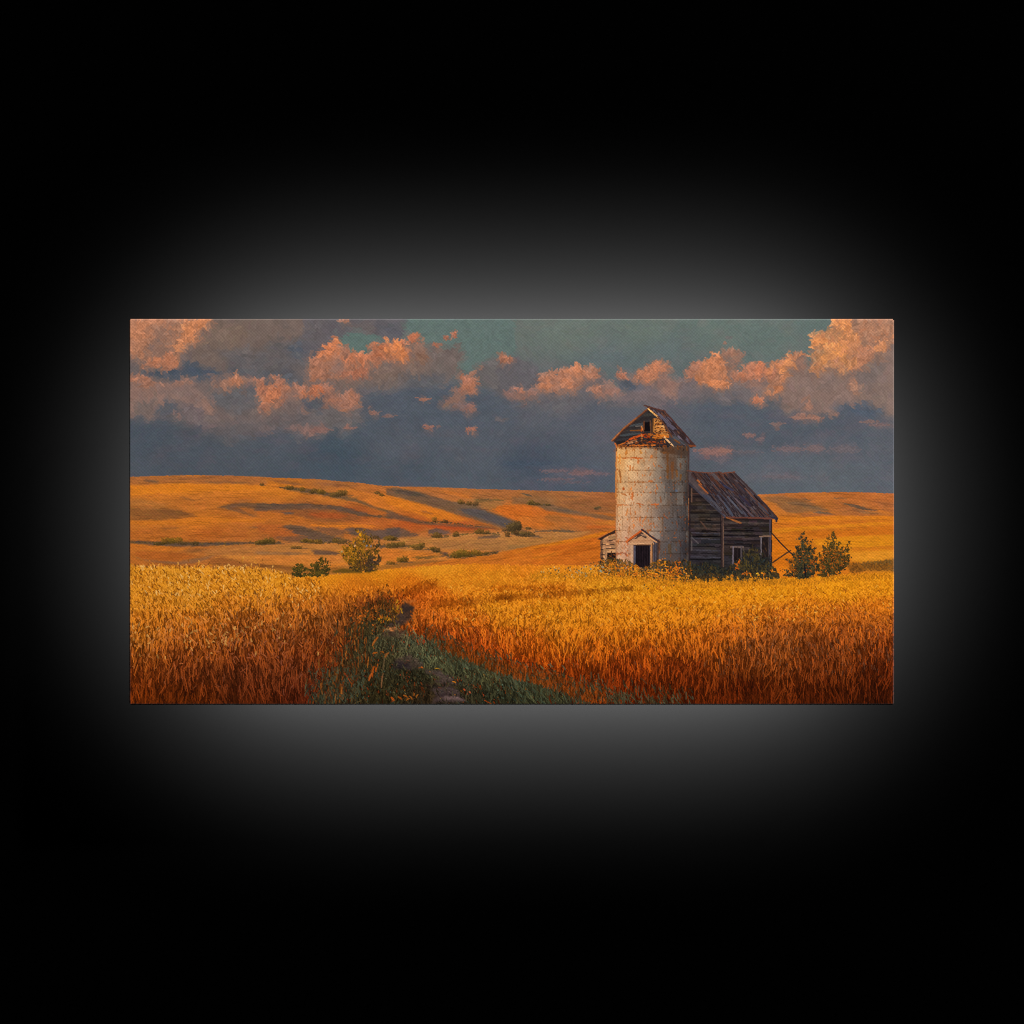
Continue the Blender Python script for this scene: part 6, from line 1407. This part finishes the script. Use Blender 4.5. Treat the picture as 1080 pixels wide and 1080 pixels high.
    boxes('stretcher_frame', [L(((cx - hw, .006, cz + hh - t), (cx + hw, Y_BACK - .001, cz + hh))), L(((cx - hw, .006, cz - hh), (cx + hw, Y_BACK - .001, cz - hh + t))),
                              L(((cx - hw, .006, cz - hh + t), (cx - hw + t, Y_BACK - .001, cz + hh - t))), L(((cx + hw - t, .006, cz - hh + t), (cx + hw, Y_BACK - .001, cz + hh - t))),
                              L(((cx - t / 2, .010, cz - hh + t), (cx + t / 2, Y_BACK - .001, cz + hh - t)))], root, wood)
    boxes('wall_bracket', [L(((cx - .012, Y_BACK - .001, cz - .012), (cx + .012, Y_WALL + .001, cz + .012)))], root, steel)

    # ---------------- the wall
    w = boxes('wall', [((-4, Y_WALL, -1.5), (4, Y_WALL + .12, 4.5))], None, blk)
    w['kind'] = 'structure'

    # ---------------- light: one lamp behind the print, one gallery lamp from the upper right
    def area(name, loc, look, sx, sy, power, spread=180., colr=(1, 1, 1)):
        from mathutils import Vector
        l = bpy.data.lights.new(name, 'AREA'); l.shape = 'RECTANGLE'; l.size = sx; l.size_y = sy; l.energy = power; l.spread = math.radians(spread); l.color = colr
        o = bpy.data.objects.new(name, l); col.objects.link(o); o.location = loc
        d = Vector(look) - Vector(loc)
        o.rotation_euler = d.to_track_quat('-Z', 'Y').to_euler()
        return o
    area('backlight_lamp', (.0073, Y_LAMP, CZ), (.0073, 3, CZ), .625, .2755, BACK_W, 138.8)
    kd = np.array([.50, -.62, .62]); kd /= np.linalg.norm(kd)
    D_ = 12.
    area('gallery_lamp', tuple(kd * D_ + np.array([0, 0, CZ])), (0, 0, CZ), .5, .5, KEY_W)

    wd = bpy.data.worlds.new('World'); scene.world = wd; wd.use_nodes = True
    wd.node_tree.nodes['Background'].inputs['Color'].default_value = (0, 0, 0, 1); wd.node_tree.nodes['Background'].inputs['Strength'].default_value = 0

    cam = bpy.data.cameras.new('camera'); cam.sensor_width = 36.; cam.lens = 100.; cam.clip_end = 100.
    o = bpy.data.objects.new('camera', cam); col.objects.link(o); o.location = (0, -3., CZ); o.rotation_euler = (math.pi / 2, 0, 0)
    scene.camera = o
    vs = scene.view_settings
    scene.display_settings.display_device = 'sRGB'
    vs.view_transform = 'Standard'; vs.look = 'None'; vs.exposure = 0; vs.gamma = 1; vs.use_curve_mapping = False
    scene.cycles.use_denoising = True
    scene.cycles.pixel_filter_type = 'BLACKMAN_HARRIS'; scene.cycles.filter_width = 1.0
    scene.cycles.max_bounces = 2


WALL = .0003
BACK_W = 1150.
KEY_W = 2290.
WEAVE, WEAVE_A = 3.5, .042
INK_W = .15


def settle_ids():
    """give every point to the region that holds most of its neighbourhood, so each part is one clean patch"""
    best = np.zeros((H, W), np.float32); out = IDS.copy()
    for r in range(len(REG)):
        j, i = np.nonzero(IDS == r)
        if not len(j):
            continue
        b = slice(max(0, j.min() - 8), j.max() + 9), slice(max(0, i.min() - 8), i.max() + 9)
        v = boxblur((IDS[b] == r).astype(np.float32), 2)
        g = v > best[b]
        best[b][g] = v[g]; out[b][g] = r
    IDS[:] = out


def patches(mask):
    """connected patches of a mask, labelled 1..n"""
    lab = np.where(mask, np.arange(1, mask.size + 1).reshape(mask.shape), 0)
    while True:
        p = np.pad(lab, 1)
        q = np.where(mask, np.maximum.reduce([p[1:-1, 1:-1], p[:-2, 1:-1], p[2:, 1:-1], p[1:-1, :-2], p[1:-1, 2:]]), 0)
        for _ in range(2):                      # run along rows and columns
            for ax in (0, 1):
                for d in (1, -1):
                    v = q if d == 1 else np.flip(q, ax)
                    mm = mask if d == 1 else np.flip(mask, ax)
                    v = v.copy()
                    n = v.shape[ax]
                    for k in range(1, n):
                        a, b = (v[k - 1], v[k]) if ax == 0 else (v[:, k - 1], v[:, k])
                        m2 = mm[k] if ax == 0 else mm[:, k]
                        np.copyto(b, np.where(m2 & (a > 0), np.maximum(a, b), b))
                    q = v if d == 1 else np.flip(v, ax)
        if (q == lab).all():
            return lab
        lab = q


def split_region(r, name, parent, least, rest):
    """each separate patch of region r becomes a part of its own; crumbs go to region rest"""
    lab = patches(IDS == r)
    u, n = np.unique(lab[lab > 0], return_counts=True)
    o = np.argsort(-n)
    for k in o:
        mk = lab == u[k]
        if n[k] < least:
            IDS[mk] = rest
        elif k != o[0]:
            IDS[mk] = region(name, parent)


def keep_largest(r, rest):
    lab = patches(IDS == r)
    u, n = np.unique(lab[lab > 0], return_counts=True)
    if len(u) > 1:
        IDS[(lab > 0) & (lab != u[np.argmax(n)])] = rest


paint_print()
settle_ids()
split_region(R_CLOUD, 'cloud', R_SKY, 60, R_SKY)
for _r in (R_TREE, R_B1, R_B2, R_E1, R_E2):
    keep_largest(_r, R_HILL)
build()
